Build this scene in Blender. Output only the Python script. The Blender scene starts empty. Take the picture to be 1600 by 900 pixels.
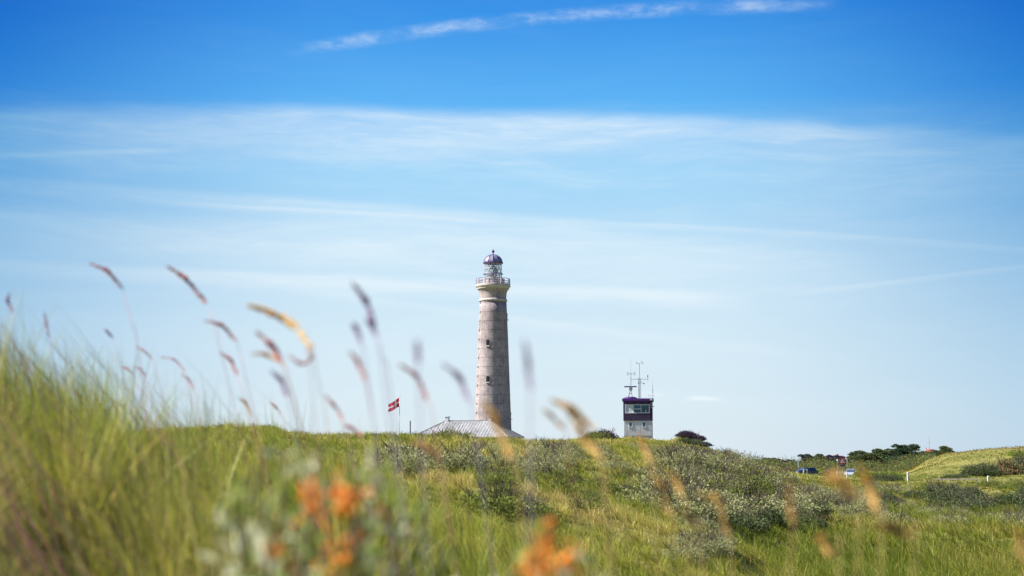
import bpy, bmesh, math, random
import numpy as np
from mathutils import Vector, Matrix

random.seed(7)
RNG = np.random.default_rng(11)
scene = bpy.context.scene
R = math.radians

def srgb(r, g, b):
    f = lambda c: (c/255/12.92) if c/255 <= 0.04045 else ((c/255+0.055)/1.055)**2.4
    return (f(r), f(g), f(b), 1.0)

# ------------------------------------------------------------------ camera
EYE = 2.6
PITCH = R(7.0)
FPX = 50/36*1600
cam_d = bpy.data.cameras.new('camera')
cam = bpy.data.objects.new('camera', cam_d)
scene.collection.objects.link(cam)
cam.location = (0, 0, EYE)
cam.rotation_euler = (R(90)+PITCH, 0, 0)
cam_d.lens = 50; cam_d.sensor_width = 36
cam_d.clip_start = 0.05; cam_d.clip_end = 30000
cam_d.dof.use_dof = True
cam_d.dof.focus_distance = 190
cam_d.dof.aperture_fstop = 2.8
scene.camera = cam
scene.view_settings.view_transform = 'Standard'
scene.view_settings.look = 'None'
scene.view_settings.exposure = 1.0
scene.view_settings.gamma = 1.0
scene.render.engine = 'CYCLES'
scene.cycles.max_bounces = 6
scene.cycles.diffuse_bounces = 3
scene.cycles.transparent_max_bounces = 6

SUN_AZ = -93.0      # degrees from the view direction, negative = left
SUN_EL = 42.0
sun_d = bpy.data.lights.new('sun', 'SUN')
sun_d.energy = 4.8; sun_d.angle = R(0.5); sun_d.color = (1.0, 0.965, 0.91)
sun = bpy.data.objects.new('sun', sun_d); scene.collection.objects.link(sun)
sdir = Vector((math.sin(R(SUN_AZ))*math.cos(R(SUN_EL)), math.cos(R(SUN_AZ))*math.cos(R(SUN_EL)), math.sin(R(SUN_EL))))
sun.rotation_euler = sdir.to_track_quat('Z', 'Y').to_euler()
sun.location = (-30, 0, 40)

def ray(px, py):
    cx = (px-800)/FPX; cy = (450-py)/FPX
    return (cx, math.cos(PITCH)-cy*math.sin(PITCH), math.sin(PITCH)+cy*math.cos(PITCH))
def P(px, py, Y):
    """point at world depth Y seen at picture position px, py"""
    x, y, z = ray(px, py); k = Y/y
    return Vector((x*k, Y, EYE+z*k))
def UV(px, py):
    x, y, z = ray(px, py)
    return (math.atan2(x, y)*FPX, math.atan2(z, math.hypot(x, y))*FPX)
def AZ(px):
    return math.atan((px-800)/FPX*math.cos(PITCH))

# ------------------------------------------------------------------ sky
world = bpy.data.worlds.new('World'); scene.world = world
world.use_nodes = True
wt = world.node_tree; wt.nodes.clear()
def N(tree, typ, **kw):
    n = tree.nodes.new(typ)
    for k, v in kw.items(): setattr(n, k, v)
    return n
def math_(op, a, b=None, c=None, tree=wt, clamp=False):
    n = tree.nodes.new('ShaderNodeMath'); n.operation = op; n.use_clamp = clamp
    for i, v in enumerate((a, b, c)):
        if v is None: continue
        if isinstance(v, (int, float)): n.inputs[i].default_value = v
        else: tree.links.new(v, n.inputs[i])
    return n.outputs[0]
def smooth(x, a, b, lo=0.0, hi=1.0, tree=wt):
    n = tree.nodes.new('ShaderNodeMapRange'); n.interpolation_type = 'SMOOTHSTEP'
    tree.links.new(x, n.inputs[0])
    for i, v in enumerate((a, b, lo, hi)): n.inputs[i+1].default_value = v
    return n.outputs[0]
def noise_(vec, scale, detail=4, rough=0.55, tree=wt, dist=0.0):
    n = tree.nodes.new('ShaderNodeTexNoise'); tree.links.new(vec, n.inputs['Vector'])
    n.inputs['Scale'].default_value = scale; n.inputs['Detail'].default_value = detail
    n.inputs['Roughness'].default_value = rough; n.inputs['Distortion'].default_value = dist
    return n.outputs['Fac']
def combine(x, y, z, tree=wt):
    n = tree.nodes.new('ShaderNodeCombineXYZ')
    for i, v in enumerate((x, y, z)):
        if isinstance(v, (int, float)): n.inputs[i].default_value = v
        else: tree.links.new(v, n.inputs[i])
    return n.outputs[0]
tc = N(wt, 'ShaderNodeTexCoord')
sep = N(wt, 'ShaderNodeSeparateXYZ'); wt.links.new(tc.outputs['Generated'], sep.inputs[0])
U = math_('MULTIPLY', math_('ARCTAN2', sep.outputs[0], sep.outputs[1]), FPX)
V = math_('MULTIPLY', math_('ARCSINE', sep.outputs[2]), FPX)

sky = N(wt, 'ShaderNodeTexSky', sky_type='NISHITA'); sky.sun_disc = False
sky.sun_elevation = R(SUN_EL); sky.sun_rotation = R(SUN_AZ)
sky.air_density = 1.0; sky.dust_density = 0.6; sky.ozone_density = 2.0
nsc = N(wt, 'ShaderNodeVectorMath', operation='SCALE'); wt.links.new(sky.outputs[0], nsc.inputs[0]); nsc.inputs['Scale'].default_value = 0.07
ramp = N(wt, 'ShaderNodeValToRGB')
wt.links.new(math_('DIVIDE', V, 1200.0, clamp=True), ramp.inputs[0])
SKY = [(0, (222, 236, 249)), (60, (220, 237, 249)), (200, (216, 237, 250)), (330, (200, 231, 251)), (450, (152, 214, 252)), (560, (82, 180, 250)),
       (700, (26, 144, 236)), (900, (6, 100, 206)), (1190, (10, 84, 172))]
cr = ramp.color_ramp
while len(cr.elements) < len(SKY): cr.elements.new(0.5)
for e, (v, c) in zip(cr.elements, SKY):
    e.position = v/1200; e.color = tuple(x/1.98 for x in srgb(*c)[:3]) + (1,)
mixs = N(wt, 'ShaderNodeMix', data_type='RGBA'); mixs.inputs[0].default_value = 0.85
wt.links.new(nsc.outputs[0], mixs.inputs[6]); wt.links.new(ramp.outputs[0], mixs.inputs[7])
# sky colour darkened towards both sides, standing in for lens vignetting
side = smooth(math_('ABSOLUTE', math_('SUBTRACT', U, 10.0)), 200, 1050, 0.0, 1.0)
side = math_('MULTIPLY', side, smooth(V, -50, 680, 0.34, 1.0))
darkc = N(wt, 'ShaderNodeMix', data_type='RGBA', blend_type='MULTIPLY')
wt.links.new(side, darkc.inputs[0]); darkc.inputs[7].default_value = (0.0, 0.34, 0.66, 1)

warpv = combine(math_('DIVIDE', U, 420.0), math_('DIVIDE', V, 160.0), 0.0)
warp = math_('SUBTRACT', noise_(warpv, 1.0, 3), 0.5)
fibv = combine(math_('DIVIDE', U, 300.0), math_('DIVIDE', math_('ADD', V, math_('MULTIPLY', warp, 90.0)), 34.0), 3.3)
fib = noise_(fibv, 1.0, 5, 0.6)
patch = noise_(combine(math_('DIVIDE', U, 260.0), math_('DIVIDE', V, 90.0), 8.1), 1.0, 4, 0.55)
puff = noise_(combine(math_('DIVIDE', U, 46.0), math_('DIVIDE', V, 20.0), 5.5), 1.0, 5, 0.6)
fine = noise_(combine(math_('DIVIDE', math_('ADD', U, math_('MULTIPLY', V, 0.9)), 95.0), math_('DIVIDE', math_('ADD', V, math_('MULTIPLY', warp, 70.0)), 11.0), 1.3), 1.0, 6, 0.65)
clouds = None
def band(pts, up, down, strength, ends, tex=None, t0=0.3, t1=0.65, warpk=0.0, fade=150):
    """soft streak of cloud through three picture points, in azimuth and elevation of the sky"""
    global clouds
    q = [UV(*p) for p in pts]
    co = np.polyfit([a[0] for a in q], [a[1] for a in q], 2)
    line = math_('ADD', math_('MULTIPLY', math_('ADD', math_('MULTIPLY', U, float(co[0])), float(co[1])), U), float(co[2]))
    dv = math_('SUBTRACT', V, line)
    if warpk: dv = math_('ADD', dv, math_('MULTIPLY', warp, warpk))
    m = math_('MULTIPLY', smooth(dv, 0, up, 1, 0), smooth(dv, -down, 0, 0, 1))
    a, b = UV(ends[0], 400)[0], UV(ends[1], 400)[0]
    m = math_('MULTIPLY', m, math_('MULTIPLY', smooth(U, a, a+fade, 0, 1), smooth(U, b-fade, b, 1, 0)))
    if tex is not None: m = math_('MULTIPLY', m, smooth(tex, t0, t1, 0.55 if tex is fib else 0.1, 1))
    m = math_('MULTIPLY', m, strength)
    clouds = m if clouds is None else math_('SUBTRACT', 1.0, math_('MULTIPLY', math_('SUBTRACT', 1.0, clouds), math_('SUBTRACT', 1.0, m)))
band([(0, 180), (800, 190), (1600, 226)], 26, 140, 0.42, (-1600, 2600), fib, 0.25, 0.7, 20)
band([(0, 200), (700, 200), (1300, 200)], 30, 70, 0.22, (-500, 1500), patch, 0.3, 0.6, 20)
band([(0, 245), (160, 238), (320, 232)], 7, 7, 0.28, (-300, 340), None, warpk=4, fade=90)
band([(0, 284), (400, 312), (900, 350)], 14, 30, 0.38, (-900, 1000), fib, 0.25, 0.6, 10)
band([(300, 318), (560, 332), (810, 349)], 4, 8, 0.3, (200, 840), None, warpk=3)
band([(860, 346), (1150, 358), (1560, 386)], 6, 12, 0.28, (820, 2000), fib, 0.25, 0.6, 4)
band([(0, 345), (700, 380), (1400, 420)], 40, 90, 0.50, (-1200, 1500), fib, 0.3, 0.7, 30, fade=500)
band([(0, 415), (500, 438), (1100, 466)], 16, 26, 0.6, (-600, 1200), fib, 0.25, 0.6, 8)
band([(600, 470), (900, 510), (1200, 545)], 8, 16, 0.2, (400, 1300), fib, 0.25, 0.6, 6)
band([(1240, 459), (1420, 437), (1640, 411)], 5, 9, 0.32, (1190, 2300), None, warpk=3)
band([(560, 62), (880, 26), (1250, 6)], 15, 15, 0.42, (430, 1340), puff, 0.35, 0.76, 14, fade=110)
band([(1060, 624), (1098, 623), (1130, 625)], 7, 5, 0.85, (1056, 1136), puff, 0.2, 0.6, 0, fade=30)
band([(350, 645), (410, 642), (470, 645)], 9, 6, 0.55, (330, 490), puff, 0.3, 0.65, 0, fade=50)
band([(940, 620), (1005, 617), (1030, 617)], 8, 6, 0.45, (960, 1045), puff, 0.3, 0.65, 0, fade=20)
# general thin veil
clouds = math_('MULTIPLY', clouds, smooth(fine, 0.25, 0.75, 0.80, 1.16))
veil = math_('MULTIPLY', smooth(fib, 0.40, 0.85, 0, 0.22), smooth(V, 40, 330, 0.6, 1.0))
veil = math_('MULTIPLY', veil, smooth(V, 500, 580, 1.0, 0.12))
clouds = math_('ADD', clouds, veil, clamp=True)
mixc = N(wt, 'ShaderNodeMix', data_type='RGBA')
wt.links.new(clouds, mixc.inputs[0]); wt.links.new(mixs.outputs[2], mixc.inputs[6]); wt.links.new(mixc.outputs[2], darkc.inputs[6]); mixc.inputs[7].default_value = (0.425, 0.475, 0.50, 1)
bg = N(wt, 'ShaderNodeBackground'); wt.links.new(darkc.outputs[2], bg.inputs[0]); bg.inputs[1].default_value = 1.0
wo = N(wt, 'ShaderNodeOutputWorld'); wt.links.new(bg.outputs[0], wo.inputs[0])

# ------------------------------------------------------------------ materials
def new_mat(name):
    m = bpy.data.materials.new(name); m.use_nodes = True
    t = m.node_tree; b = t.nodes['Principled BSDF']
    return m, t, b
def mat(name, col, rough=0.7, var=0.18, scale=6.0, bump=0.0, metal=0.0, col2=None, stretch=(1, 1, 1), spec=0.4):
    m, t, b = new_mat(name)
    tcn = N(t, 'ShaderNodeTexCoord'); mp = N(t, 'ShaderNodeMapping'); mp.inputs['Scale'].default_value = stretch
    t.links.new(tcn.outputs['Object'], mp.inputs[0])
    f = noise_(mp.outputs[0], scale, 6, 0.62, tree=t)
    mx = N(t, 'ShaderNodeMix', data_type='RGBA')
    t.links.new(smooth(f, 0.3, 0.7, tree=t), mx.inputs[0])
    c2 = col2 if col2 else tuple(c*(1-var) for c in col[:3])
    c1 = col if col2 else tuple(min(1, c*(1+var*0.6)) for c in col[:3])
    mx.inputs[6].default_value = tuple(c1[:3])+(1,); mx.inputs[7].default_value = tuple(c2[:3])+(1,)
    t.links.new(mx.outputs[2], b.inputs['Base Color'])
    b.inputs['Roughness'].default_value = rough; b.inputs['Metallic'].default_value = metal
    b.inputs['Specular IOR Level'].default_value = spec
    if bump:
        bn = N(t, 'ShaderNodeBump'); bn.inputs['Strength'].default_value = bump; bn.inputs['Distance'].default_value = 0.02
        t.links.new(f, bn.inputs['Height']); t.links.new(bn.outputs[0], b.inputs['Normal'])
    return m
def leaf_mat(name, trans=0.35, rough=0.55, spec=0.25):
    m, t, b = new_mat(name)
    at = N(t, 'ShaderNodeAttribute', attribute_name='Col')
    t.links.new(at.outputs['Color'], b.inputs['Base Color'])
    b.inputs['Roughness'].default_value = rough; b.inputs['Specular IOR Level'].default_value = spec
    tr = N(t, 'ShaderNodeBsdfTranslucent'); t.links.new(at.outputs['Color'], tr.inputs[0])
    mx = N(t, 'ShaderNodeMixShader'); mx.inputs[0].default_value = trans
    t.links.new(b.outputs[0], mx.inputs[1]); t.links.new(tr.outputs[0], mx.inputs[2])
    t.links.new(mx.outputs[0], t.nodes['Material Output'].inputs[0])
    return m
M_BLADE = leaf_mat('grass_blade', 0.38)
M_LEAF = leaf_mat('shrub_leaf', 0.32, 0.65, 0.15)
M_SEED = leaf_mat('seed_head', 0.45)
M_TWIG = mat('twig_bark', (0.10, 0.075, 0.055), 0.9, 0.3, 20)

# ------------------------------------------------------------------ object helpers
COL = scene.collection
def tag(o, label=None, cat=None, group=None, kind=None):
    if label: o['label'] = label
    if cat: o['category'] = cat
    if group: o['group'] = group
    if kind: o['kind'] = kind
    return o
def empty(name, loc, rz=0.0):
    o = bpy.data.objects.new(name, None); COL.objects.link(o)
    o.location = loc; o.rotation_euler = (0, 0, rz); o.empty_display_size = 0.3
    return o
def copy_tree(o, parent=None):
    c = o.copy(); COL.objects.link(c); c.parent = parent
    for ch in list(o.children): copy_tree(ch, c)
    return c

class MB:
    def __init__(s): s.bm = bmesh.new()
    def box(s, c, size, rz=0.0, rot=None):
        m = Matrix.Translation(c) @ (rot if rot else Matrix.Rotation(rz, 4, 'Z')) @ Matrix.Diagonal((size[0], size[1], size[2], 1))
        bmesh.ops.create_cube(s.bm, size=1, matrix=m); return s
    def tube(s, pts, r, seg=6, r2=None, cap=True):
        pts = [Vector(p) for p in pts]; n = len(pts); rings = []
        for i, p in enumerate(pts):
            d = (pts[min(i+1, n-1)]-pts[max(i-1, 0)]).normalized()
            a = d.orthogonal().normalized(); b = d.cross(a)
            if i: # keep twist low
                a = (pa - d*pa.dot(d)).normalized(); b = d.cross(a)
            pa = a
            rr = r if r2 is None else r+(r2-r)*i/(n-1)
            rings.append([s.bm.verts.new(p+(a*math.cos(2*math.pi*k/seg)+b*math.sin(2*math.pi*k/seg))*rr) for k in range(seg)])
        for i in range(n-1):
            for k in range(seg):
                s.bm.faces.new((rings[i][k], rings[i][(k+1) % seg], rings[i+1][(k+1) % seg], rings[i+1][k]))
        if cap:
            s.bm.faces.new(rings[0][::-1]); s.bm.faces.new(rings[-1])
        return s
    def lathe(s, prof, seg=48, c=(0, 0, 0), closed=True):
        rings = []
        for r, z in prof:
            if r < 1e-6: rings.append([s.bm.verts.new((c[0], c[1], c[2]+z))])
            else: rings.append([s.bm.verts.new((c[0]+r*math.cos(2*math.pi*k/seg), c[1]+r*math.sin(2*math.pi*k/seg), c[2]+z)) for k in range(seg)])
        for a, b in zip(rings, rings[1:]):
            for k in range(seg):
                k2 = (k+1) % seg
                if len(a) == 1 and len(b) == 1: continue
                if len(a) == 1: s.bm.faces.new((a[0], b[k2], b[k]))
                elif len(b) == 1: s.bm.faces.new((a[k], a[k2], b[0]))
                else: s.bm.faces.new((a[k], a[k2], b[k2], b[k]))
        if closed:
            if len(rings[0]) > 1: s.bm.faces.new(rings[0][::-1])
            if len(rings[-1]) > 1: s.bm.faces.new(rings[-1])
        return s
    def ball(s, c, r, sub=2, sc=(1, 1, 1)):
        bmesh.ops.create_icosphere(s.bm, subdivisions=sub, radius=r, matrix=Matrix.Translation(c) @ Matrix.Diagonal((*sc, 1))); return s
    def poly(s, pts, thick=None):
        vs = [s.bm.verts.new(p) for p in pts]; f = s.bm.faces.new(vs)
        if thick:
            r = bmesh.ops.extrude_face_region(s.bm, geom=[f])
            bmesh.ops.translate(s.bm, verts=[g for g in r['geom'] if isinstance(g, bmesh.types.BMVert)], vec=thick)
        return s
    def build(s, name, m, parent=None, smooth_=False, bevel=0.0):
        bmesh.ops.recalc_face_normals(s.bm, faces=s.bm.faces)
        me = bpy.data.meshes.new(name); s.bm.to_mesh(me); s.bm.free()
        me.materials.append(m)
        if smooth_:
            me.polygons.foreach_set('use_smooth', [True]*len(me.polygons))
        o = bpy.data.objects.new(name, me); COL.objects.link(o)
        if parent: o.parent = parent
        if bevel:
            b = o.modifiers.new('bevel', 'BEVEL'); b.width = bevel; b.segments = 2; b.limit_method = 'ANGLE'
        return o

def np_mesh(name, verts, faces, colors=None, material=None, parent=None, smooth_=False):
    """verts (n,3), faces (m,k) arrays -> mesh object with point colours"""
    me = bpy.data.meshes.new(name)
    k = faces.shape[1]
    me.vertices.add(len(verts)); me.vertices.foreach_set('co', verts.astype(np.float32).ravel())
    me.loops.add(faces.size); me.loops.foreach_set('vertex_index', faces.astype(np.int32).ravel())
    me.polygons.add(len(faces)); me.polygons.foreach_set('loop_start', np.arange(0, faces.size, k, dtype=np.int32))
    if smooth_: me.polygons.foreach_set('use_smooth', np.ones(len(faces), dtype=bool))
    me.update(calc_edges=True)
    if colors is not None:
        ca = me.color_attributes.new('Col', 'FLOAT_COLOR', 'POINT')
        rgba = np.ones((len(verts), 4), dtype=np.float32); rgba[:, :3] = colors
        ca.data.foreach_set('color', rgba.ravel())
    if material: me.materials.append(material)
    o = bpy.data.objects.new(name, me); COL.objects.link(o)
    if parent: o.parent = parent
    return o

# value noise in numpy
def _hash(ix, iy, s):
    h = (ix.astype(np.int64)*374761393 + iy.astype(np.int64)*668265263 + s*974634777) & 0xffffffff
    h = ((h ^ (h >> 13))*1274126177) & 0xffffffff
    return ((h ^ (h >> 16)) & 0xffff)/65535.0
def vnoise(x, y, s=0):
    ix = np.floor(x); iy = np.floor(y); fx = x-ix; fy = y-iy
    fx = fx*fx*(3-2*fx); fy = fy*fy*(3-2*fy)
    a = _hash(ix, iy, s); b = _hash(ix+1, iy, s); c = _hash(ix, iy+1, s); d = _hash(ix+1, iy+1, s)
    return (a*(1-fx)+b*fx)*(1-fy)+(c*(1-fx)+d*fx)*fy
def fbm(x, y, s=0, o=3):
    t = 0; a = 0.5; n = 0
    for i in range(o):
        t = t+a*vnoise(x*2**i, y*2**i, s+i*17); n += a; a *= 0.5
    return t/n

# ------------------------------------------------------------------ terrain
RG = [0.0, 1.8, 3, 5, 8, 12, 20, 30, 45, 65, 95, 130, 200, 260, 320, 450, 800, 20000]
TAB = {
 -900: [1.3, 1.5, 2.0, 2.2, 2.3, 2.3, 2.2, 2.2, 2.4, 2.8, 3.2, 3.6, 4.2, 4.2, 4.2, 2.5, 0, 0],
    0: [1.3, 1.35, 2.05, 2.48, 2.56, 2.3, 1.9, 2.0, 2.3, 2.6, 3.0, 3.4, 4.2, 4.6, 4.8, 2.5, 0, 0],
  200: [1.3, 1.3, 1.85, 2.25, 2.38, 2.25, 2.2, 2.7, 3.6, 2.9, 3.2, 3.6, 4.2, 4.6, 4.9, 2.5, 0, 0],
  400: [1.3, 1.3, 1.7, 2.0, 2.10, 2.05, 2.2, 2.75, 3.6, 3.4, 3.4, 3.8, 4.4, 4.8, 5.0, 2.5, 0, 0],
  600: [1.3, 1.3, 1.55, 1.88, 1.98, 1.8, 1.95, 2.4, 3.1, 3.6, 3.3, 3.8, 4.4, 4.8, 5.0, 2.5, 0, 0],
  800: [1.3, 1.2, 1.4, 1.62, 1.66, 1.5, 1.6, 2.0, 2.75, 3.55, 3.6, 4.0, 4.6, 4.9, 5.0, 2.5, 0, 0],
  950: [1.3, 1.2, 1.2, 1.25, 1.2, 1.15, 1.25, 1.5, 2.2, 3.1, 3.9, 4.5, 6.05, 5.8, 5.2, 2.5, 0, 0],
 1030: [1.3, 1.2, 1.15, 1.15, 1.05, 1.0, 1.05, 1.3, 1.9, 2.7, 3.7, 4.4, 6.05, 5.6, 4.8, 2.0, 0, 0],
 1100: [1.3, 1.2, 1.1, 1.05, 0.95, 0.85, 0.85, 1.05, 1.55, 2.2, 3.0, 3.6, 4.6, 4.0, 3.0, 1.0, 0, 0],
 1200: [1.3, 1.2, 1.1, 1.0, 0.8, 0.6, 0.4, 0.5, 0.9, 1.3, 1.85, 1.9, 1.4, 0.5, 0.3, 0, 0, 0],
 1245: [1.3, 1.2, 1.1, 1.0, 0.75, 0.5, 0.3, 0.35, 0.5, 0.75, 0.8, 0.6, 0.3, 0.1, 0.05, 0, 0, 0],
 1300: [1.3, 1.2, 1.1, 0.95, 0.7, 0.4, 0.15, 0.1, 0.2, 0.3, 0.25, 0.1, 0.05, 0.05, 0.05, 0, 0, 0],
 1450: [1.3, 1.2, 1.1, 0.9, 0.6, 0.3, 0.05, 0.0, 0.0, 0.05, 0.1, 0.05, 0.0, 0, 0, 0, 0, 0],
 1800: [1.3, 1.2, 1.1, 0.9, 0.6, 0.3, 0.05, 0.0, 0.0, 0.0, 0.0, 0.0, 0.0, 0, 0, 0, 0, 0],
 2600: [1.3, 1.2, 1.1, 0.9, 0.7, 0.6, 0.5, 0.4, 0.3, 0.3, 0.3, 0.2, 0.0, 0, 0, 0, 0, 0],
}
_L = lambda r: np.log(np.asarray(r, dtype=float)+1.0)
AZG = np.linspace(-1.0, 1.0, 401); LG = np.linspace(0, _L(20000), 500)
_cols = sorted(TAB); _caz = [AZ(c) for c in _cols]
_rows = np.array([np.interp(LG, _L(RG), TAB[c]) for c in _cols])
GRID = np.array([[0.0]])
GRID = np.stack([np.interp(AZG, _caz, _rows[:, j]) for j in range(len(LG))], axis=1)
def _blur(a, k, axis):
    w = np.exp(-0.5*(np.arange(-3*k, 3*k+1)/k)**2); w /= w.sum()
    pad = [(0, 0), (0, 0)]; pad[axis] = (3*k, 3*k)
    ap = np.pad(a, pad, mode='edge')
    return np.apply_along_axis(lambda v: np.convolve(v, w, 'valid'), axis, ap)
GRID = _blur(_blur(GRID, 5, 0), 5, 1)
DUNE_PX = [1330, 1400, 1425, 1450, 1480, 1520, 1600, 1700, 1900, 2300]
DUNE_H = [0, 0.25, 1.2, 2.9, 4.2, 4.9, 5.6, 5.5, 4.8, 3.5]
_daz = [AZ(p) for p in DUNE_PX]
def H(x, y):
    x = np.asarray(x, dtype=float); y = np.asarray(y, dtype=float)
    r = np.hypot(x, y); az = np.arctan2(x, y)
    azc = np.clip(az, -0.999, 0.999)
    i = (azc+1)/2*400; j = np.clip(_L(r)/_L(20000)*499, 0, 498.999)
    i0 = np.clip(np.floor(i).astype(int), 0, 399); j0 = np.floor(j).astype(int); fi = i-i0; fj = j-j0
    z = (GRID[i0, j0]*(1-fi)+GRID[i0+1, j0]*fi)*(1-fj)+(GRID[i0, j0+1]*(1-fi)+GRID[i0+1, j0+1]*fi)*fj
    # right hand far dune
    d = np.interp(az, _daz, DUNE_H)
    rr = np.where(r < 300, (r-300)/42, (r-300)/70)
    z = z + d*np.exp(-0.5*rr**2)*(1+0.10*(fbm(x/30, y/30, 5)-0.5))
    # hummocks
    amp = np.clip((r-4)/25, 0, 1)*np.clip((900-r)/500, 0, 1)
    flat = np.clip((1 - np.exp(-((az-AZ(996))/0.035)**2)*np.exp(-((r-200)/22)**2)), 0, 1)
    z = z + amp*flat*((fbm(x/9, y/9, 2)-0.5)*0.75+(fbm(x/2.7, y/2.7, 3)-0.5)*0.5)
    # mound beside the watch tower
    c = P(1078, 690, 172)
    z = z + 1.25*np.exp(-(((x-c.x)/2.7)**2+((y-c.y)/3.4)**2)**1.3)
    return z
def h1(x, y): return float(H(x, y))

az = np.unique(np.concatenate([np.linspace(-math.pi, -0.7, 70), np.linspace(-0.7, 0.7, 460), np.linspace(0.7, math.pi, 70)]))[:-1]
rr = np.concatenate([[0.25], np.geomspace(0.6, 700, 300), np.geomspace(760, 15000, 30)])
A, RR = np.meshgrid(az, rr, indexing='ij')
X = RR*np.sin(A); Y = RR*np.cos(A); Z = H(X, Y)
V3 = np.stack([X, Y, Z], -1).reshape(-1, 3)
na, nr = len(az), len(rr)
ii, jj = np.meshgrid(np.arange(na), np.arange(nr-1), indexing='ij')
i2 = (ii+1) % na
F = np.stack([ii*nr+jj, ii*nr+jj+1, i2*nr+jj+1, i2*nr+jj], -1).reshape(-1, 4)[:, ::-1]
m, t, b = new_mat('dune_soil')
tcn = N(t, 'ShaderNodeTexCoord')
n1 = noise_(tcn.outputs['Object'], 0.12, 5, 0.6, tree=t); n2 = noise_(tcn.outputs['Object'], 2.2, 8, 0.7, tree=t)
rp = N(t, 'ShaderNodeValToRGB'); e = rp.color_ramp.elements
e[0].position = 0.38; e[0].color = (0.075, 0.10, 0.012, 1); e[1].position = 0.60; e[1].color = (0.32, 0.29, 0.09, 1)
t.links.new(math_('ADD', math_('MULTIPLY', n1, 0.55, tree=t), math_('MULTIPLY', n2, 0.45, tree=t), tree=t), rp.inputs[0])
t.links.new(rp.outputs[0], b.inputs['Base Color']); b.inputs['Roughness'].default_value = 0.95; b.inputs['Specular IOR Level'].default_value = 0.1
bn = N(t, 'ShaderNodeBump'); bn.inputs['Strength'].default_value = 0.8; bn.inputs['Distance'].default_value = 0.15
t.links.new(n2, bn.inputs['Height']); t.links.new(bn.outputs[0], b.inputs['Normal'])
ground = np_mesh('ground', V3, F, None, m, smooth_=True)
tag(ground, 'grassy dune ground reaching to the flat horizon', kind='structure')

# ------------------------------------------------------------------ blade meshes
def build_blades(name, x, y, z, h, w, lx, ly, face, c0, c1, segs, material, parent=None, w_pow=1.6):
    n = len(x)
    ts = np.linspace(0, 1, segs+1)
    lean = np.hypot(lx, ly)
    verts = []; cols = []
    cx, sx = np.cos(face), np.sin(face)
    for k, t in enumerate(ts):
        px = x+lx*h*t**1.9; py = y+ly*h*t**1.9; pz = z+h*(t-0.42*np.minimum(lean, 1.3)*t**2.2)
        ww = w*0.5*max(0.0, 1-t**w_pow)
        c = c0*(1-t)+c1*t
        if k < segs:
            verts += [np.stack([px-cx*ww, py-sx*ww, pz], -1), np.stack([px+cx*ww, py+sx*ww, pz], -1)]; cols += [c, c]
        else:
            verts.append(np.stack([px, py, pz], -1)); cols.append(c)
    nv = 2*segs+1
    Vv = np.stack(verts, 1).reshape(-1, 3); Cc = np.stack(cols, 1).reshape(-1, 3)
    base = (np.arange(n)*nv)[:, None]
    f = []
    for k in range(segs-1):
        f += [[2*k, 2*k+1, 2*k+3], [2*k, 2*k+3, 2*k+2]]
    f.append([2*segs-2, 2*segs-1, 2*segs])
    f = np.array(f)
    Fc = (base[:, None, :]+f[None]).reshape(-1, 3)
    return np_mesh(name, Vv, Fc, Cc, material, parent)

PAL = np.array([[0.185, 0.250, 0.020],   # fresh green
                [0.400, 0.375, 0.036],   # yellow green
                [0.640, 0.515, 0.190],   # straw
                [0.290, 0.320, 0.095],   # grey green
                [0.620, 0.420, 0.120]])  # tan
def grass_colour(x, y, straw=0.0, rng=RNG):
    n = len(x)
    p = fbm(x/7+31, y/7+12, 41)+0.35*(fbm(x/1.6, y/1.6, 43)-0.5)
    w = np.zeros((n, 5))
    w[:, 0] = np.clip(1.25-2.4*np.abs(p-0.36), 0, 1)
    w[:, 1] = np.clip(1.3-2.6*np.abs(p-0.52), 0, 1)
    w[:, 2] = np.clip(2.6*(p-0.46)+straw, 0, 1.4)
    w[:, 3] = np.clip(0.5-1.5*np.abs(p-0.3), 0.05, 1)
    w[:, 4] = np.clip(1.6*(p-0.54)+straw*0.6, 0, 1)
    w = w**1.5; w /= w.sum(1, keepdims=True)
    u = rng.random(n); cum = np.cumsum(w, 1)
    k = np.minimum((u[:, None] > cum).sum(1), 4)
    mixw = 0.62
    c = PAL[k]*mixw+(w@PAL)*(1-mixw)
    return c*(0.62+0.8*rng.random((n, 1)))*(1+0.12*(rng.random((n, 3))-0.5))

def grass_tint(x, y):
    '''grass colour factor: darker and greener on the low flat meadow than on the slopes'''
    z = H(x, y); k = np.clip((1.3-z)/1.1, 0, 1)*np.clip((290-np.hypot(x, y))/60, 0, 1)*np.clip((np.hypot(x, y)-9)/12, 0, 1)
    far = np.clip((np.hypot(x, y)-215)/60, 0, 1)*np.clip((np.arctan2(x, y)-AZ(1340))/0.02, 0, 1)   # dry heathy cover of the far dune
    k = k*(1-far)
    out = (1-k)[:, None]+k[:, None]*np.array([0.66, 0.72, 0.60])
    return out*((1-far)[:, None]+far[:, None]*np.array([0.66, 0.55, 0.52])*(0.75+0.5*fbm(x/14, y/14, 77))[:, None])

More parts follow.
